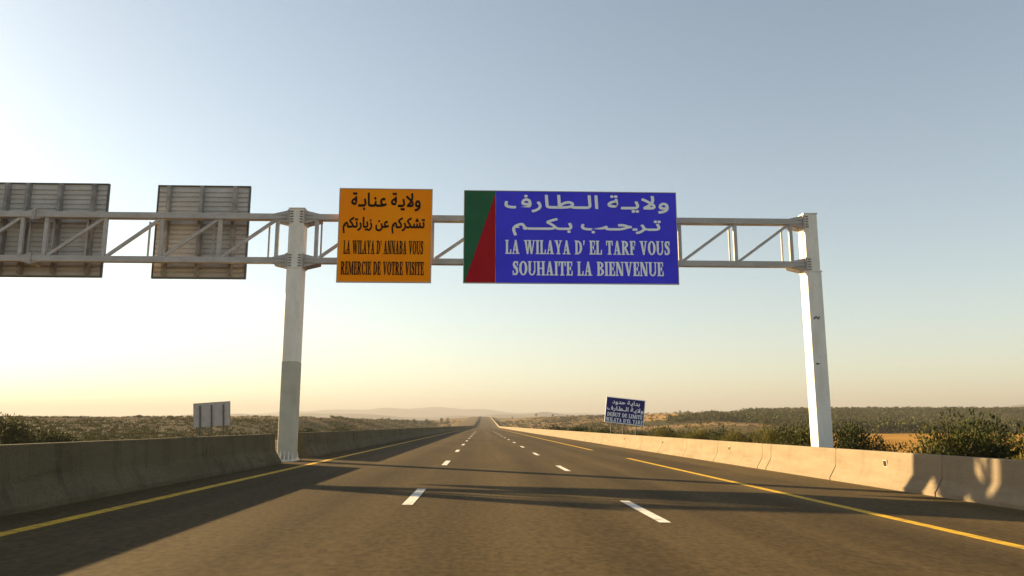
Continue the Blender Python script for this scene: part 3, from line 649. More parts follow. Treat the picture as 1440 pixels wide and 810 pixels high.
'FEB8':(504,['0,-3 6,46 18,46 28,47 37,48 44,51 51,56 57,62 62,71 67,82 72,97 77,115 82,137 88,163 133,151 124,115 122,102 120,89 120,77 120,71 122,65 124,60 128,56 134,52 141,49 149,47 160,46 172,46 183,46 193,47 201,49 208,52 214,56 220,63 224,72 229,84 233,99 237,118 241,140 245,167 290,159 286,133 282,102 281,93 280,84 280,77 281,66 284,61 287,57 292,53 299,50 308,47 320,46 334,46 352,47 366,51 377,58 384,68 389,80 390,96 389,125 387,159 386,172 385,186 383,202 426,205 429,174 431,148 434,126 438,107 442,90 447,77 454,67 461,59 471,53 482,49 495,46 510,46 517,45 523,43 528,39 531,34 533,29 533,23 533,16 530,11 525,5 519,1 512,-2 504,-3 491,-2 479,0 468,3 458,7 449,12 441,18 433,25 427,32 422,41 417,49 414,58 411,68 422,64 417,48 410,34 402,23 392,14 381,7 369,3 356,0 342,-2 328,-3 312,-2 298,0 286,4 275,9 267,15 260,23 254,33 250,44 248,57 268,57 260,42 252,29 244,19 235,11 225,5 213,1 200,-1 184,-2 165,-3 155,-2 144,-1 133,2 122,6 113,12 104,20 97,31 92,45 89,62 107,66 99,47 91,32 82,21 72,12 60,6 47,2 33,-1 17,-2','255,323 248,324 241,327 234,332 230,338 227,345 226,352 227,360 230,367 234,373 241,378 248,381 255,382 263,381 270,378 276,373 281,367 284,360 285,352 284,345 281,338 276,332 270,327 263,324','215,258 207,259 200,262 194,266 189,273 186,279 186,287 186,294 189,301 194,308 200,313 207,316 215,317 223,316 230,313 236,308 240,301 243,294 244,287 243,279 240,273 236,266 230,262 223,259','296,258 288,259 281,262 275,266 270,273 267,279 266,287 267,294 270,301 275,308 281,313 288,316 296,317 303,316 310,313 316,308 321,301 324,294 325,287 324,279 321,273 316,266 310,262 303,259']),
'FEDB':(244,['0,-3 6,46 62,46 83,46 102,47 117,49 130,52 140,56 147,60 153,64 157,68 160,73 162,78 163,83 164,88 162,98 159,109 153,122 144,137 130,154 111,174 100,185 89,195 78,205 47,230 38,237 31,243 25,248 20,253 18,257 18,277 22,293 24,297 26,301 29,304 38,312 48,321 60,329 73,337 87,346 103,355 121,364 140,374 160,384 230,419 250,375 220,361 194,348 171,337 151,327 133,318 117,309 103,301 90,294 79,286 68,279 56,271 45,263 54,285 78,266 100,247 120,229 138,212 154,196 168,179 180,163 190,148 198,132 204,117 207,101 208,85 208,76 206,67 203,57 199,47 192,37 183,28 171,19 156,12 137,6 114,1 86,-2 54,-3']),
'FEE6':(433,['18,-1 18,14 20,30 24,47 28,65 35,84 43,104 85,88 80,72 75,56 71,42 68,29 67,16 66,4 68,-17 74,-35 83,-49 95,-62 109,-72 127,-79 146,-85 166,-88 187,-89 213,-88 235,-85 255,-80 272,-74 286,-66 298,-57 308,-47 315,-35 321,-23 325,-11 327,2 328,15 327,32 326,49 324,65 321,80 318,95 314,110 301,155 349,168 359,132 364,110 368,95 373,82 379,71 385,63 393,56 401,52 410,49 419,47 429,46 439,46 446,45 452,43 457,39 460,34 462,29 462,23 461,16 459,11 454,5 448,1 441,-2 433,-3 417,-2 403,1 391,6 381,12 372,19 365,27 360,36 356,45 353,55 378,24 376,4 372,-15 366,-35 358,-53 348,-71 335,-87 319,-101 300,-114 277,-124 251,-131 220,-136 186,-138 163,-137 142,-134 122,-129 102,-123 84,-114 68,-104 53,-92 41,-78 31,-61 24,-43 19,-23','197,236 189,237 182,240 176,245 171,251 168,257 167,265 168,273 171,279 176,286 182,291 189,294 197,295 204,294 211,291 217,286 222,279 225,273 226,265 225,257 222,251 217,245 211,240 204,237']),
'FEAF':(218,['2,-136 -15,-91 22,-78 53,-63 77,-46 97,-28 111,-10 122,9 129,28 133,46 134,63 134,74 132,85 130,95 127,106 123,118 118,130 111,145 103,161 93,179 136,201 150,176 161,151 169,128 174,106 177,86 178,68 177,43 173,21 166,0 157,-19 147,-37 134,-54 121,-68 106,-82 91,-94 75,-104 60,-113 44,-121 29,-127 15,-133','105,269 97,270 90,273 84,278 79,284 76,291 75,298 76,306 79,313 84,319 90,324 97,327 105,328 112,327 119,324 125,319 130,313 133,306 134,298 133,291 130,284 125,278 119,273 112,270']),
'FEAA':(315,['127,46 146,46 162,48 175,52 185,56 194,62 200,69 205,77 207,86 208,96 207,104 205,114 202,124 197,136 192,148 185,162 177,175 169,190 160,205 151,220 141,236 130,251 171,278 186,255 199,233 212,212 222,192 232,172 241,154 248,136 254,119 260,103 265,87 272,74 278,65 285,57 293,52 300,49 307,47 314,46 321,46 328,45 334,43 339,39 342,34 344,29 345,23 344,16 341,11 337,5 331,1 324,-2 315,-3 302,-2 290,0 277,4 265,10 254,19 245,29 237,41 230,56 226,74 250,93 248,77 245,62 239,47 231,33 219,21 203,11 183,3 158,-2 127,-4 113,-3 100,-2 86,0 73,3 61,6 50,10 39,15 30,21 21,27 44,68 53,63 64,58 78,53 93,49 109,46']),
'FEA9':(283,['21,27 44,68 53,63 64,58 78,53 93,49 109,46 127,46 146,46 162,48 175,52 185,56 194,62 200,69 205,77 207,86 208,96 208,105 206,114 203,125 198,138 191,154 181,173 168,195 151,221 130,251 171,278 191,250 208,224 221,200 233,177 242,157 248,138 253,122 255,107 256,93 255,77 251,62 244,47 235,33 221,21 205,11 184,3 158,-2 127,-4 113,-3 100,-2 86,0 73,3 61,6 50,10 39,15 30,21']),
'0640':(160,['0,-3 6,46 166,46 174,45 180,43 184,39 187,34 189,29 190,23 189,16 186,11 181,5 175,1 168,-2 160,-3'])}
def arabic(codes, bold, ts):
    """codes in visual order (left to right); '0640xN' stretches the joining bar; returns contours per glyph"""
    x = 0; out = []
    for c in codes.split():
        if c == '_': x += 150; continue
        rep = 1.0
        if 'x' in c: c, r = c.split('x'); rep = float(r)
        adv, cs = GLYPH[c]
        g = []
        for s in cs:
            pts = [tuple(float(q) for q in p.split(',')) for p in s.split()]
            if c == '0640': pts = [(u * rep, w) for u, w in pts]
            g.append([(x + u, w) for u, w in pts])
        out.append(g); x += adv * rep
    return out
def lettering(parent, material, y_face, place_box, polys=None, glyphs=None, frame=None, bold=(.012, .016)):
    """one raised film mesh for one line of writing; frame(u, z, d)->world"""
    x0, x1, z0, z1 = place_box
    b = MB(); b.keep = True
    if polys is not None:
        W, ps = polys
        for n, (du, dw) in enumerate(((0, 0), (-.020, 0), (.020, 0))):
            for p, k in ps:
                q = [frame(x0 + (u + du) / W * (x1 - x0), z0 + (w + dw) * (z1 - z0), .004 + .0002 * (k % 13) + .003 * n) for u, w in p]
                b.face(q)
    else:
        U = [u for g in glyphs for c in g for u, w in c]; Wz = [w for g in glyphs for c in g for u, w in c]
        u0, u1, w0, w1 = min(U), max(U), min(Wz), max(Wz)
        for k, g in enumerate(glyphs):
            cu = bpy.data.curves.new('tmp', 'CURVE'); cu.dimensions = '2D'; cu.fill_mode = 'BOTH'
            for c in g:
                sp = cu.splines.new('POLY'); sp.points.add(len(c) - 1); sp.use_cyclic_u = True
                for q, (u, w) in zip(sp.points, c):
                    q.co = ((u - u0) / (u1 - u0), (w - w0) / (w1 - w0), 0, 1)
            ob = bpy.data.objects.new('tmp', cu); me = bpy.data.meshes.new_from_object(ob)
            ex, ez = bold
            for n, (du, dw) in enumerate(((0, 0), (-ex, 0), (ex, 0), (0, ez), (0, -ez), (-ex * .7, ez * .7), (ex * .7, ez * .7), (-ex * .7, -ez * .7), (ex * .7, -ez * .7))):
                i0 = len(b.v); d = .003 + .0001 * (k % 8) + .0009 * n
                b.v += [frame(x0 + v.co.x * (x1 - x0) + du, z0 + v.co.y * (z1 - z0) + dw, d) for v in me.vertices]
                for p in me.polygons: b.f.append(tuple(i0 + i for i in p.vertices)); b.mi.append(0)
            bpy.data.objects.remove(ob); bpy.data.curves.remove(cu); bpy.data.meshes.remove(me)
    return b.build('lettering', material, parent)

# words (visual order, left to right)
W_WILAYA = 'FE94 0640x%s FEF3 FEFB FEED'
AR_TARF = 'FED1 FEAD FE8E 0640x0.5 FEC4 0640x1.2 FEDF FE8D'
AR_ANNABA = 'FE94 0640x1.0 FE91 FE8E 0640x0.4 FEE8 0640x0.3 FECB'

def upright_panel(name, x0, x1, z0, z1, y, th, material, label, cat, group, back):
    root = empty(name, ((x0 + x1) / 2, y, z0), label, cat, group)
    return root

# orange panel
YF = 24.0
def fr(u, z, d): return (u, YF - d, z)
og = empty('overhead_sign', (-3.06, YF, 5.57), 'orange panel with black Arabic and French thanks for visiting Annaba, hung on the gantry', 'road sign', 'panels hung on the sign gantry')
b = MB(); b.box(-4.50, -1.62, YF, YF + .05, 5.58, 8.56, bev=.006); b.build('sign_panel', M['orange'], og)
def rim(x0, x1, z0, z1, w, parent, material, y=YF):
    b = MB()
    for q in ((x0 - w, x1 + w, z1, z1 + w), (x0 - w, x1 + w, z0 - w, z0), (x0 - w, x0, z0, z1), (x1, x1 + w, z0, z1)):
        b.box(q[0], q[1], y - .012, y + .062, q[2], q[3])
    b.build('sign_frame', material, parent)
rim(-4.50, -1.62, 5.58, 8.56, .025, og, M['back_sheet'])
def brackets(x0, x1, parent, ya, yb):
    for xx in (x0, x1):
        b = MB(); b.box(xx - .04, xx + .04, ya, yb, 5.75, 8.4); b.build('mounting_rail', M['chord_steel'], parent)
brackets(-4.1, -2.0, og, YF + .063, TY - .092)
lettering(og, M['black_film'], YF, (-4.135, -1.975, 7.86, 8.44), glyphs=arabic(AR_ANNABA + ' _ ' + W_WILAYA % '0.7', 16, 1), frame=fr)
lettering(og, M['black_film'], YF, (-4.375, -1.83, 7.13, 7.64), glyphs=arabic('FEE2 FEDC FE97 FEAD FE8E FEF3 FEAF _ FEE6 FECB _ FEE2 FEDB FEAE FEDC FEB8 FE97', 16, 1), frame=fr)
lettering(og, M['black_film'], YF, (-4.335, -1.86, 6.46, 6.89), polys=latin("LA WILAYA D' ANNABA VOUS"), frame=fr)
lettering(og, M['black_film'], YF, (-4.395, -1.83, 5.80, 6.22), polys=latin('REMERCIE DE VOTRE VISITE'), frame=fr)

# blue panel with the green and red corner
bl = empty('overhead_sign', (2.8, YF, 5.57), 'wide blue welcome panel with white lettering and a green and red left edge', 'road sign', 'panels hung on the sign gantry')
BX0, BX1, BZ0, BZ1, BD = -.58, 6.17, 5.58, 8.54, .41
b = MB(); b.box(BD + .0, 2.3605, YF, YF + .03, BZ0, BZ1); b.box(2.3635, BX1, YF, YF + .03, BZ0, BZ1); b.box(BD + .01, BX1 - .01, YF + .0302, YF + .05, BZ0 + .01, BZ1 - .01); b.build('sign_panel', M['blue'], bl)
b = MB(); b.box(BX0, BD - .002, YF, YF + .05, BZ0, BZ1); b.build('green_field', M['green'], bl)
b = MB(); b.prism([(BX0 + .03, BZ0 + .004), (BD - .004, BZ0 + .004), (BD - .004, BZ1 - .06)], lambda u, w, d: (u, YF - .004 + d, w), 0, .003); b.build('red_field', M['red'], bl)
rim(BX0, BX1, BZ0, BZ1, .022, bl, M['back_pale'])
brackets(-.1, 5.7, bl, YF + .063, TY - .092); brackets(1.6, 3.6, bl, YF + .063, TY - .092)
lettering(bl, M['white_film'], YF, (.695, 5.93, 7.87, 8.43), glyphs=arabic(AR_TARF + ' _ ' + W_WILAYA % '1.4', 12, 1), frame=fr, bold=(.013, .019))
lettering(bl, M['white_film'], YF, (.94, 5.66, 7.11, 7.66), glyphs=arabic('FEE2 0640x2.4 FEDC 0640x0.8 FE91 _ FE90 0640x0.8 FEA3 0640x.5 FEAE 0640x.8 FE97', 12, 1), frame=fr, bold=(.013, .019))
lettering(bl, M['white_film'], YF, (.715, 5.93, 6.50, 6.95), polys=latin("LA WILAYA D' EL TARF VOUS"), frame=fr)
lettering(bl, M['white_film'], YF, (.94, 5.70, 5.82, 6.27), polys=latin('SOUHAITE LA BIENVENUE'), frame=fr)

# two panels facing the other way: ribbed backs
def back_panel(x0, x1, z0, z1, ribs, label):
    root = empty('overhead_sign', ((x0 + x1) / 2, 24.99, z0), label, 'road sign', 'panels hung on the sign gantry')
    b = MB()
    b.box(x0, x1, 25.05, 25.08, z0, z1)
    n = 19
    prof = []
    dz = (z1 - z0 - .06) / n
    for k in range(n):                                    # horizontal corrugations of the back
        za = z0 + .03 + k * dz
        b.box(x0 + .02, x1 - .02, 25.015, 25.049, za, za + dz * .62)
    b.build('sign_panel', M['back_sheet'], root)
    c = MB()
    for q in ((x0 - .03, x1 + .03, z1, z1 + .035), (x0 - .03, x1 + .03, z0 - .035, z0), (x0 - .03, x0, z0, z1), (x1, x1 + .03, z0, z1)):
        c.box(q[0], q[1], 24.99, 25.10, q[2], q[3])
    c.build('sign_frame', M['steel_dark'], root)
    for xx in ribs:
        d = MB(); d.box(xx - .045, xx + .045, TB + .092, 25.014, z0 + .05, z1 - .03); d.build('mounting_rail', M['back_rail'], root)
back_panel(-10.56, -7.64, 5.86, 8.89, (-10.17, -9.12, -8.06), 'square grey ribbed back of a panel hung on the gantry near the left post')
back_panel(-18.95, -12.19, 5.88, 8.92, (-18.4, -17.3, -16.3, -15.3, -14.65, -13.62, -12.56), 'wide grey ribbed back of a panel cut off by the left side of the photo')

# ------------------------------------------------------------------ roadside limit signs
def roadside_sign(cx, cz, y, w, h, roll, front, ground, label):
    root = empty('roadside_sign', (cx, y, ground), label, 'road sign', 'signs on legs beside the road')
    cr, sr = math.cos(roll), math.sin(roll)
    sg = -1 if front else 1
    def P(u, v, d): return (cx + u * cr - v * sr, y - d, cz + u * sr + v * cr)
    b = MB(); b.prism([(-w / 2, -h / 2), (w / 2, -h / 2), (w / 2, h / 2), (-w / 2, h / 2)], P, -.03, 0)
    b.build('sign_panel', M['navy'] if front else M['back_pale'], root)
    c = MB(); e = .05 if front else .035
    for u0, u1, v0, v1 in ((-w / 2 - e, w / 2 + e, h / 2, h / 2 + e), (-w / 2 - e, w / 2 + e, -h / 2 - e, -h / 2), (-w / 2 - e, -w / 2, -h / 2, h / 2), (w / 2, w / 2 + e, -h / 2, h / 2)):
        c.prism([(u0, v0), (u1, v0), (u1, v1), (u0, v1)], P, -.045, .012)
    c.build('sign_frame', M['white_film'] if front else M['back_rail'], root)
    for k in (-.32, 0.0, .33):
        d = MB()
        if front: d.prism([(k * w - .04, -h / 2 - 2.6), (k * w + .04, -h / 2 - 2.6), (k * w + .04, h / 2 - .1), (k * w - .04, h / 2 - .1)], P, -.14, -.046)
        else: d.prism([(k * w - .05, -h / 2 - 2.2), (k * w + .05, -h / 2 - 2.2), (k * w + .05, h / 2 - .16), (k * w - .05, h / 2 - .16)], P, .013, .10)
        d.build('leg', M['steel_dark'], root)
    if not front:
        g = MB()
        for v in (-.3, .02, .33): g.prism([(-w / 2 + .02, v * h - .008), (w / 2 - .02, v * h - .008), (w / 2 - .02, v * h + .008), (-w / 2 + .02, v * h + .008)], P, 0.001, .006)
        for u in (-.17, .16): g.prism([(u * w - .008, -h / 2 + .02), (u * w + .008, -h / 2 + .02), (u * w + .008, h / 2 - .02), (u * w - .008, h / 2 - .02)], P, 0.001, .009)
        g.build('sheet_seam', M['back_sheet'], root)
    else:
        f2 = lambda u, z, d: P(u, z, d)
        WF = M['white_film']
        lettering(root, WF, 0, (-1.05, 1.12, .42, .82), glyphs=arabic('FEA9 FEED FEAA FEA3 _ FE94 0640x.6 FEF3 FE8D FEAA FE91', 16, 1), frame=f2)
        lettering(root, WF, 0, (-1.42, 1.44, -.10, .32), glyphs=arabic(AR_TARF + ' _ ' + W_WILAYA % '0.8', 16, 1), frame=f2)
        lettering(root, WF, 0, (-1.38, 1.40, -.50, -.19), polys=latin('DEBUT DE LIMITE', .12), frame=f2)
        lettering(root, WF, 0, (-1.45, 1.46, -.90, -.60), polys=latin("WILAYA D'EL TARF", .12), frame=f2)
roadside_sign(11.30, 2.29, 62.0, 3.0, 1.90, -R(6.2), True, land_z(11.3, 62), 'small navy sign with white lettering and frame, leaning, behind the right barrier')
roadside_sign(-20.80, 2.02, 62.0, 2.73, 1.78, R(4.0), False, land_z(-20.8, 62), 'pale blank back of a small sign on three dark legs, left of the median')

# ------------------------------------------------------------------ far hills
def far_hills(name, dist, depth, tab, seed):
    """a real ridge: rows from its near foot over the crest to its far foot; tab: direction (photo column) -> crest height"""
    r = random.Random(seed); b = MB(); b.keep = True
    ph = [r.uniform(0, 6.28) for _ in range(8)]
    rows = []
    prof = [(-1.0, 0), (-.7, .22), (-.45, .5), (-.25, .75), (-.1, .93), (0, 1), (.15, .9), (.4, .6), (.8, 0)]
    for t, h in prof:
        row = []
        for i in range(181):
            p = tab[0][0] + (tab[-1][0] - tab[0][0]) * i / 180
            m = PX(p); y = dist + t * depth * (1 + .25 * math.sin(i * .21 + ph[0]))
            H = interp(p, tab) * (1 + .05 * math.sin(i * .33 + ph[1]) + .03 * math.sin(i * .9 + ph[2]))
            z = -12 + (H + 12) * h * (1 if h == 1 else 1 + .12 * math.sin(i * .5 + ph[3] + t * 5))
            row.append((m * y, y, z))
        rows.append(row)
    b.grid(rows)
    return tag(b.build(name, M['hill_rock'], smooth=True), kind='structure')
far_hills('hills', 3600, 700, [(-200, 5), (150, 25), (280, 44), (345, 50), (400, 44), (443, 58), (480, 50), (540, 45), (570, 37), (620, 40), (680, 43), (730, 50), (760, 58), (800, 52), (860, 44), (1000, 45), (1200, 52), (1380, 70), (1440, 92), (1600, 96)], 3)
far_hills('mountains', 6500, 1100, [(-300, 20), (200, 60), (400, 96), (500, 138), (555, 130), (600, 138), (660, 134), (720, 110), (780, 96), (900, 80), (1200, 70), (1600, 60)], 5)

# ------------------------------------------------------------------ foliage
def leaf(b, p, d, n, l, w, mi=0):
    s = d.cross(n)
    if s.length < 1e-4: s = d.orthogonal()
    s = s.normalized() * w / 2
    i = len(b.v)
    b.v += [tuple(p), tuple(p + d * l * .45 + s), tuple(p + d * l), tuple(p + d * l * .45 - s)]
    b.f.append((i, i + 1, i + 2, i + 3)); b.mi.append(mi)
def rv(r):
    while True:
        v = Vector((r.uniform(-1, 1), r.uniform(-1, 1), r.uniform(-1, 1)))
        if .05 < v.length < 1: return v
def bush_meshes(seed, n, h, w, l, lw, mat_leaf, spiky=.4, stems=9):
    """returns (foliage mesh, stems mesh) of a bush about h tall and w wide, foot at the origin"""
    r = random.Random(seed); b = MB(); b.keep = True; st = MB(); st.keep = True
    tips = []
    for k in range(stems):
        a = r.uniform(0, 6.283); q = r.uniform(.05, .5) * w
        tip = Vector((math.cos(a) * q, math.sin(a) * q, h * r.uniform(.5, .88) * (1 - .35 * (2 * q / w) ** 2)))
        base = Vector((math.cos(a) * q * .2, math.sin(a) * q * .2, -.15))
        midp = base.lerp(tip, .55) + Vector((0, 0, .1 * h)) - Vector((math.cos(a), math.sin(a), 0)) * .06 * w
        st.tube([base, midp, tip], [.030, .020, .007], 5)
        tips.append((base, midp, tip))
    clumps = []
    for k in range(stems * 5):
        base, midp, tip = tips[r.randrange(stems)]
        t = r.uniform(.12, 1.0)
        p = base.lerp(midp, t * 2) if t < .5 else midp.lerp(tip, t * 2 - 1)
        clumps.append((p + Vector((r.gauss(0, .09 * w), r.gauss(0, .09 * w), r.gauss(0, .04 * h))), r.uniform(.10, .19) * w))
    for k in range(n):
        c, rad = clumps[r.randrange(len(clumps))]
        o = rv(r); p = c + Vector((o.x * rad, o.y * rad, o.z * rad * 1.1))
        if p.z < 0: p.z = r.uniform(0, .2)
        d = (o.normalized() + Vector((0, 0, spiky + r.uniform(0, .5))) + rv(r) * .5).normalized()
        leaf(b, p, d, rv(r), l * r.uniform(.6, 1.25), lw * r.uniform(.7, 1.2))
    return b.mesh('foliage', mat_leaf), st.mesh('stems', M['bark'])
BUSH = {
    'dark': [bush_meshes(11 + k, 8000, 2.2, 2.4, .105, .045, M['leaf_dark'], .35, 13) for k in range(3)],
    'mid': [bush_meshes(31 + k, 7500, 2.0, 2.3, .10, .045, M['leaf_mid'], .35, 13) for k in range(3)],
    'pale': [bush_meshes(51 + k, 5000, 1.9, 1.8, .15, .03, M['leaf_pale'], 1.2, 12) for k in range(3)],
    'far': [bush_meshes(71 + k, 2200, 2.0, 2.6, .20, .10, M['leaf_dark'], .4) for k in range(3)],
    'farmid': [bush_meshes(91 + k, 2200, 2.0, 2.8, .20, .10, M['leaf_mid'], .4) for k in range(3)],
}
def bush(kind, x, y, h, w, label, group, k=0, dz=0.0):
    fm, sm = BUSH[kind][k % 3]
    dims = {'dark': (2.2, 2.4), 'mid': (2.0, 2.3), 'pale': (1.9, 1.8), 'far': (2.0, 2.6), 'farmid': (2.0, 2.8)}[kind]
    o = empty('bush', (x, y, land_z(x, y) - .05 + dz), label, 'bush', group)
    o.rotation_euler = (0, 0, rnd.uniform(0, 6.28)); o.scale = (w / dims[1], w / dims[1], h / dims[0])
    for nm, me in (('foliage', fm), ('stems', sm)):
        c = bpy.data.objects.new(nm, me); COL.objects.link(c); c.parent = o
GB = 'bushes behind the right barrier'
# behind the right barrier, from near to far
bush('dark', 14.6, 18.6, 2.5, 3.0, 'broad dark bush over the right barrier, at the right edge of the photo', GB, 0)
bush('pale', 12.2, 16.9, 1.75, 1.9, 'yellow green spiky bush low against the right barrier at the right edge of the photo', GB, 0)
bush('dark', 13.9, 21.3, 2.6, 3.0, 'tallest dark leafy bush, standing over the barrier right of the golden field', GB, 1)
bush('mid', 12.35, 20.6, 2.35, 2.3, 'olive bush between the golden field and the tallest dark bush', GB, 1)
bush('dark', 11.7, 20.4, 1.65, 1.3, 'low dark bush at the right end of the golden field', GB, 2)
bush('mid', 16.6, 22.2, 2.5, 3.0, 'olive bush behind the broad dark bush at the right edge of the photo', GB, 2)
bush('dark', 11.55, 21.9, 1.35, .8, 'small lone sprout poking over the barrier before the golden field', GB, 0)
bush('dark', 11.9, 25.1, 2.45, 2.3, 'dark bush just right of the right gantry post', GB, 2)
bush('dark', 12.35, 24.4, 1.75, 1.7, 'low dark bush at the left end of the golden field', GB, 1)
bush('mid', 11.6, 28.6, 2.05, 2.2, 'olive bush just left of the foot of the right gantry post', GB, 0)
bush('pale', 11.3, 30.5, 1.85, 1.7, 'yellow green spiky bush a little left of the right gantry post', GB, 1)
bush('dark', 12.6, 33.0, 2.4, 2.6, 'dark upright bush second from the right gantry post on its left', GB, 0)
bush('pale', 11.3, 34.6, 1.7, 1.8, 'yellow green bush low on the barrier beside the dark upright bush', GB, 2)
bush('dark', 11.8, 38.4, 1.95, 2.3, 'dark rounded bush midway between the navy sign and the gantry post', GB, 1)
bush('pale', 11.6, 42.5, 1.8, 2.1, 'yellow green bush midway between the navy sign and the gantry post', GB, 0)
bush('mid', 12.4, 46.0, 1.95, 2.6, 'olive bush third to the right of the navy sign', GB, 1)
bush('pale', 11.8, 50.5, 1.75, 2.2, 'yellow green bush second to the right of the navy sign', GB, 1)
bush('dark', 13.2, 57.0, 2.45, 3.2, 'dark bush touching the right edge of the navy sign', GB, 2)
bush('dark', 12.6, 63.5, 1.9, 2.4, 'dark bush under the right half of the navy sign', GB, 0)
bush('far', 12.2, 76, 1.9, 3.0, 'dark bush just left of the navy sign legs', GB, 0)
bush('farmid', 12.0, 84, 1.7, 2.8, 'olive bush second to the left of the navy sign', GB, 1)
bush('far', 12.6, 97, 2.0, 3.6, 'dark bush third to the left of the navy sign', GB, 1)
bush('farmid', 12.8, 112, 1.9, 3.4, 'olive bush fourth to the left of the navy sign', GB, 2)
bush('far', 12.6, 132, 1.9, 4.2, 'farthest dark bush along the right barrier', GB, 2)
GL = 'bushes beyond the median barrier'
bush('mid', -25.6, 44.5, 3.1, 5.2, 'big round green bush above the median barrier at the far left', GL, 0)
bush('mid', -23.2, 45.5, 1.9, 3.2, 'low green bush against the right side of the big round bush', GL, 1)
bush('dark', -25.4, 40.5, 2.2, 2.6, 'very dark low bush cut off by the left side of the photo', GL, 0)
bush('farmid', -22.6, 66, 1.35, 2.0, 'small yellowish bush under the left half of the pale sign back', GL, 2)
bush('far', -21.7, 70, 1.30, 2.4, 'small dark bush under the right half of the pale sign back', GL, 1)
bush('far', -24.5, 82, 1.5, 2.4, 'dark bush midway between the pale sign back and the gantry post', GL, 2)
bush('far', -24.2, 112, 1.9, 3.4, 'dark bush just right of the left gantry post', GL, 1)
bush('far', -24.0, 140, 2.1, 5.0, 'dark wide bush farther right of the left gantry post', GL, 0)
bush('farmid', -23.0, 150, 1.4, 3.4, 'low olive bush behind the dark wide bush', GL, 2)

# ------------------------------------------------------------------ small far trees
def tree_mesh(seed, n, h, w, l, material):
    r = random.Random(seed); b = MB(); b.keep = True
    cl = [(Vector((r.gauss(0, .2 * w), r.gauss(0, .2 * w), h * r.uniform(.38, .86))), w * r.uniform(.17, .30)) for _ in range(9)]
    for k in range(n):
        c, rad = cl[r.randrange(len(cl))]; o = rv(r).normalized() * r.uniform(.5, 1.05)
        leaf(b, c + o * rad, (o + rv(r) * .8).normalized(), rv(r), l * r.uniform(.6, 1.3), l * r.uniform(.45, .8))
    b.tube([(0, 0, -.3), (.05 * w, 0, h * .3), (0, .03 * w, h * .62)], [.05 * h, .038 * h, .015 * h], 5, 1)
    for k in range(3):
        a = k * 2.1 + r.random(); b.tube([(.04 * w, 0, h * .32), (math.cos(a) * .2 * w, math.sin(a) * .2 * w, h * .6)], [.022 * h, .008 * h], 4, 1)
    return b.mesh('tree', [material, M['bark']])
ORCH = [tree_mesh(200 + k, 120, 2.7, 3.3, .6, M['orchard_leaf']) for k in range(4)]
FART = [tree_mesh(220 + k, 120, 5.5, 4.6, 1.0, M['leaf_dark']) for k in range(3)]
spots = []
ca, sa = math.cos(R(24)), math.sin(R(24))
for i in range(-120, 160):
    for j in range(-120, 160):
        u, v = i * 5.4 + rnd.uniform(-.8, .8), j * 4.4 + rnd.uniform(-.8, .8)
        x, y = 260 + u * ca - v * sa, 400 + u * sa + v * ca
        if not 200 < y < 575: continue
        p = 677 + 1100 * x / y
        if p < 940 or p > 1720: continue
        lo = interp(p, [(940, 330), (1040, 320), (1120, 262), (1170, 243), (2000, 243)])
        hi = interp(p, [(940, 372), (1035, 388), (1050, 470), (1100, 520), (1150, 545), (2000, 562)])
        if not lo < y < hi: continue
        keep = .95
        if p > 1265 and 350 < y < 500: keep = .38
        
        if y < 275: keep = 1
        if rnd.random() > keep: continue
        spots.append((y, x, rnd.uniform(.8, 1.2) * (1.35 if y < 262 else 1)))
spots.sort()
vis = [s for s in spots if s[1] / s[0] < PX(1450)]
own = set(vis[:280])
n_own = 0
stuff = MB(); stuff.keep = True
for s in spots:
    y, x, k = s
    me = ORCH[rnd.randrange(4)]; rz = rnd.uniform(0, 6.28); z = land_z(x, y) - .1
    if s in own:
        o = bpy.data.objects.new('orchard_tree', me); COL.objects.link(o)
        o.location = (x, y, z); o.rotation_euler = (0, 0, rz); o.scale = (k, k, k * rnd.uniform(.85, 1.15))
        tag(o, 'small round dark green orchard tree on the slope behind the golden field', 'tree', 'orchard trees on the right hillside')
    else:
        i0 = len(stuff.v); c, sn = math.cos(rz) * k, math.sin(rz) * k
        stuff.v += [(x + a.co.x * c - a.co.y * sn, y + a.co.x * sn + a.co.y * c, z + a.co.z * k) for a in me.vertices]
        for p in me.polygons: stuff.f.append(tuple(i0 + q for q in p.vertices)); stuff.mi.append(p.material_index)
print('orchard', len(spots), len(own))
tag(stuff.build('orchard', [M['orchard_leaf'], M['bark']]), kind='stuff')
FT = 'small trees on the far skyline'
far_spots = [(155, 208, 1.5), (210, 212, 2.2), (233, 214, 1.6), (541, 520, 5), (549, 525, 5), (559, 540, 4), (567, 530, 4), (575, 540, 6), (585, 545, 8), (594, 555, 5), (602, 545, 9), (606, 560, 7), (611, 552, 6), (622, 700, 8), (630, 800, 7),
             (720, 930, 5), (753, 900, 7), (776, 870, 6), (797, 860, 5), (955, 520, 4), (966, 515, 3.4), (1034, 505, 3), (1064, 520, 4), (1070, 522, 3.4), (910, 600, 3)]
for i, (p, y, h) in enumerate(far_spots):
    x = PX(p) * y
    if p < 660: lab = 'tiny dark tree on the skyline between the median barrier and the far hills' if p > 300 else 'tiny dark tuft like tree on the dry grass skyline at far left'
    elif p < 850: lab = 'tiny dark tree on the skyline left of the navy sign'
    else: lab = 'tiny dark tree on the brown field skyline right of the navy sign'
    o = bpy.data.objects.new('distant_tree', FART[i % 3]); COL.objects.link(o)
    k = h / 5.5 * (.55 if y > 300 else .5); o.location = (x, y, land_z(x, y) - .2); o.scale = (k, k, k); o.rotation_euler = (0, 0, i * 1.7)
    tag(o, lab, 'tree', FT)

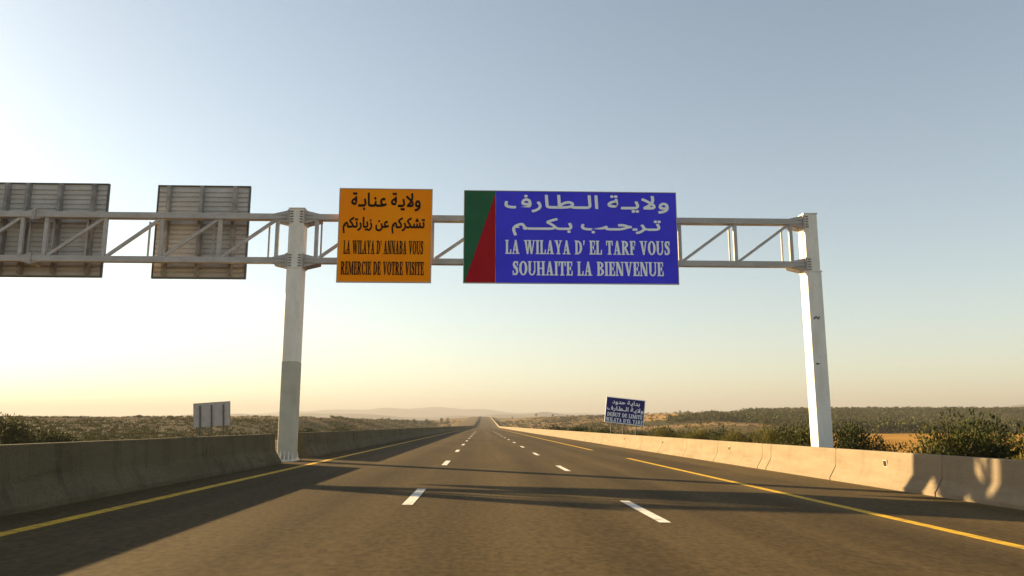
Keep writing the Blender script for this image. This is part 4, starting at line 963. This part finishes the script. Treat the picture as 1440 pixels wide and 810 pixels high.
# ------------------------------------------------------------------ ground cover: tufts of grass and scrub
def tufts(name, material, n, region, size, blades, up, seed):
    r = random.Random(seed); b = MB(); b.keep = True; k = 0; tries = 0
    while k < n and tries < n * 30:
        tries += 1
        q = region(r)
        if q is None: continue
        x, y = q; z = land_z(x, y); k += 1
        s = size * r.uniform(.5, 1.5) * (1 + y * .0028)
        for t in range(blades):
            o = rv(r); d = Vector((o.x, o.y, up + abs(o.z))).normalized()
            leaf(b, Vector((x + o.x * s * .7, y + o.y * s * .7, z - .02 + abs(o.z) * s * .25 * (1 if up < 1 else 0))), d, rv(r), s * r.uniform(.5, 1.1), s * (.16 if up > 1 else .34))
    return tag(b.build(name, material), kind='stuff')
def cl(x, y): return .62 + .5 * math.sin(x * .11 + 2) * math.sin(y * .07 + 1) + .3 * math.sin(x * .31 + y * .19)
def reg_left(green):
    def f(r):
        y = 42 * (7.0 ** r.random()); p = r.uniform(-60, 560)
        x = PX(p) * y
        if x > -21.4: return None
        g = cl(x, y) + (.45 if y < 160 else -.25 if y > 205 else .2)
        return (x, y) if (g > .5) == green else None
    return f
def reg_right(green):
    def f(r):
        y = 14 * (12.0 ** r.random()); p = r.uniform(690, 1500)
        x = PX(p) * y
        if x < 10.4 or (p > 1120 and y > 50): return None
        g = cl(x, y)
        return (x, y) if (g > .55) == green else None
    return f
def reg_far(green):
    def f(r):
        y = 150 * (5.0 ** r.random()); p = r.uniform(690, 1150) if r.random() < .75 else r.uniform(470, 650)
        x = PX(p) * y
        if -21.5 < x - road_x(y) < 12: return None
        if p > 880 and r.random() < .7: return None
        g = cl(x * .4, y * .4)
        return (x, y) if (g > .6) == green else None
    return f
tufts('dry_grass', M['dry_grass'], 2600, reg_left(False), .22, 8, 1.3, 1)
tufts('scrub', M['green_scrub'], 7500, reg_left(True), .27, 10, .6, 2)
tufts('dry_grass', M['dry_grass'], 5200, reg_right(False), .36, 9, 1.6, 3)
tufts('scrub', M['green_scrub'], 4500, reg_right(True), .38, 12, .7, 4)
tufts('dry_grass', M['dry_grass'], 3000, reg_far(False), .34, 8, 1.0, 5)
tufts('scrub', M['green_scrub'], 3000, reg_far(True), .42, 12, .5, 6)

# ------------------------------------------------------------------ air
hz = MB(); hz.box(-7500, 7500, -450, 9200, -60, 210)
hm = bpy.data.materials.new('haze_air'); hm.use_nodes = True
hn = hm.node_tree; hn.nodes.remove(hn.nodes['Principled BSDF'])
pv = hn.nodes.new('ShaderNodeVolumePrincipled')
pv.inputs['Color'].default_value = (0.42, 0.415, 0.44, 1)
pv.inputs['Density'].default_value = HAZE_DENSITY
pv.inputs['Anisotropy'].default_value = 0.15
hn.links.new(pv.outputs[0], hn.nodes['Material Output'].inputs['Volume'])
tag(hz.build('haze', hm), kind='stuff')
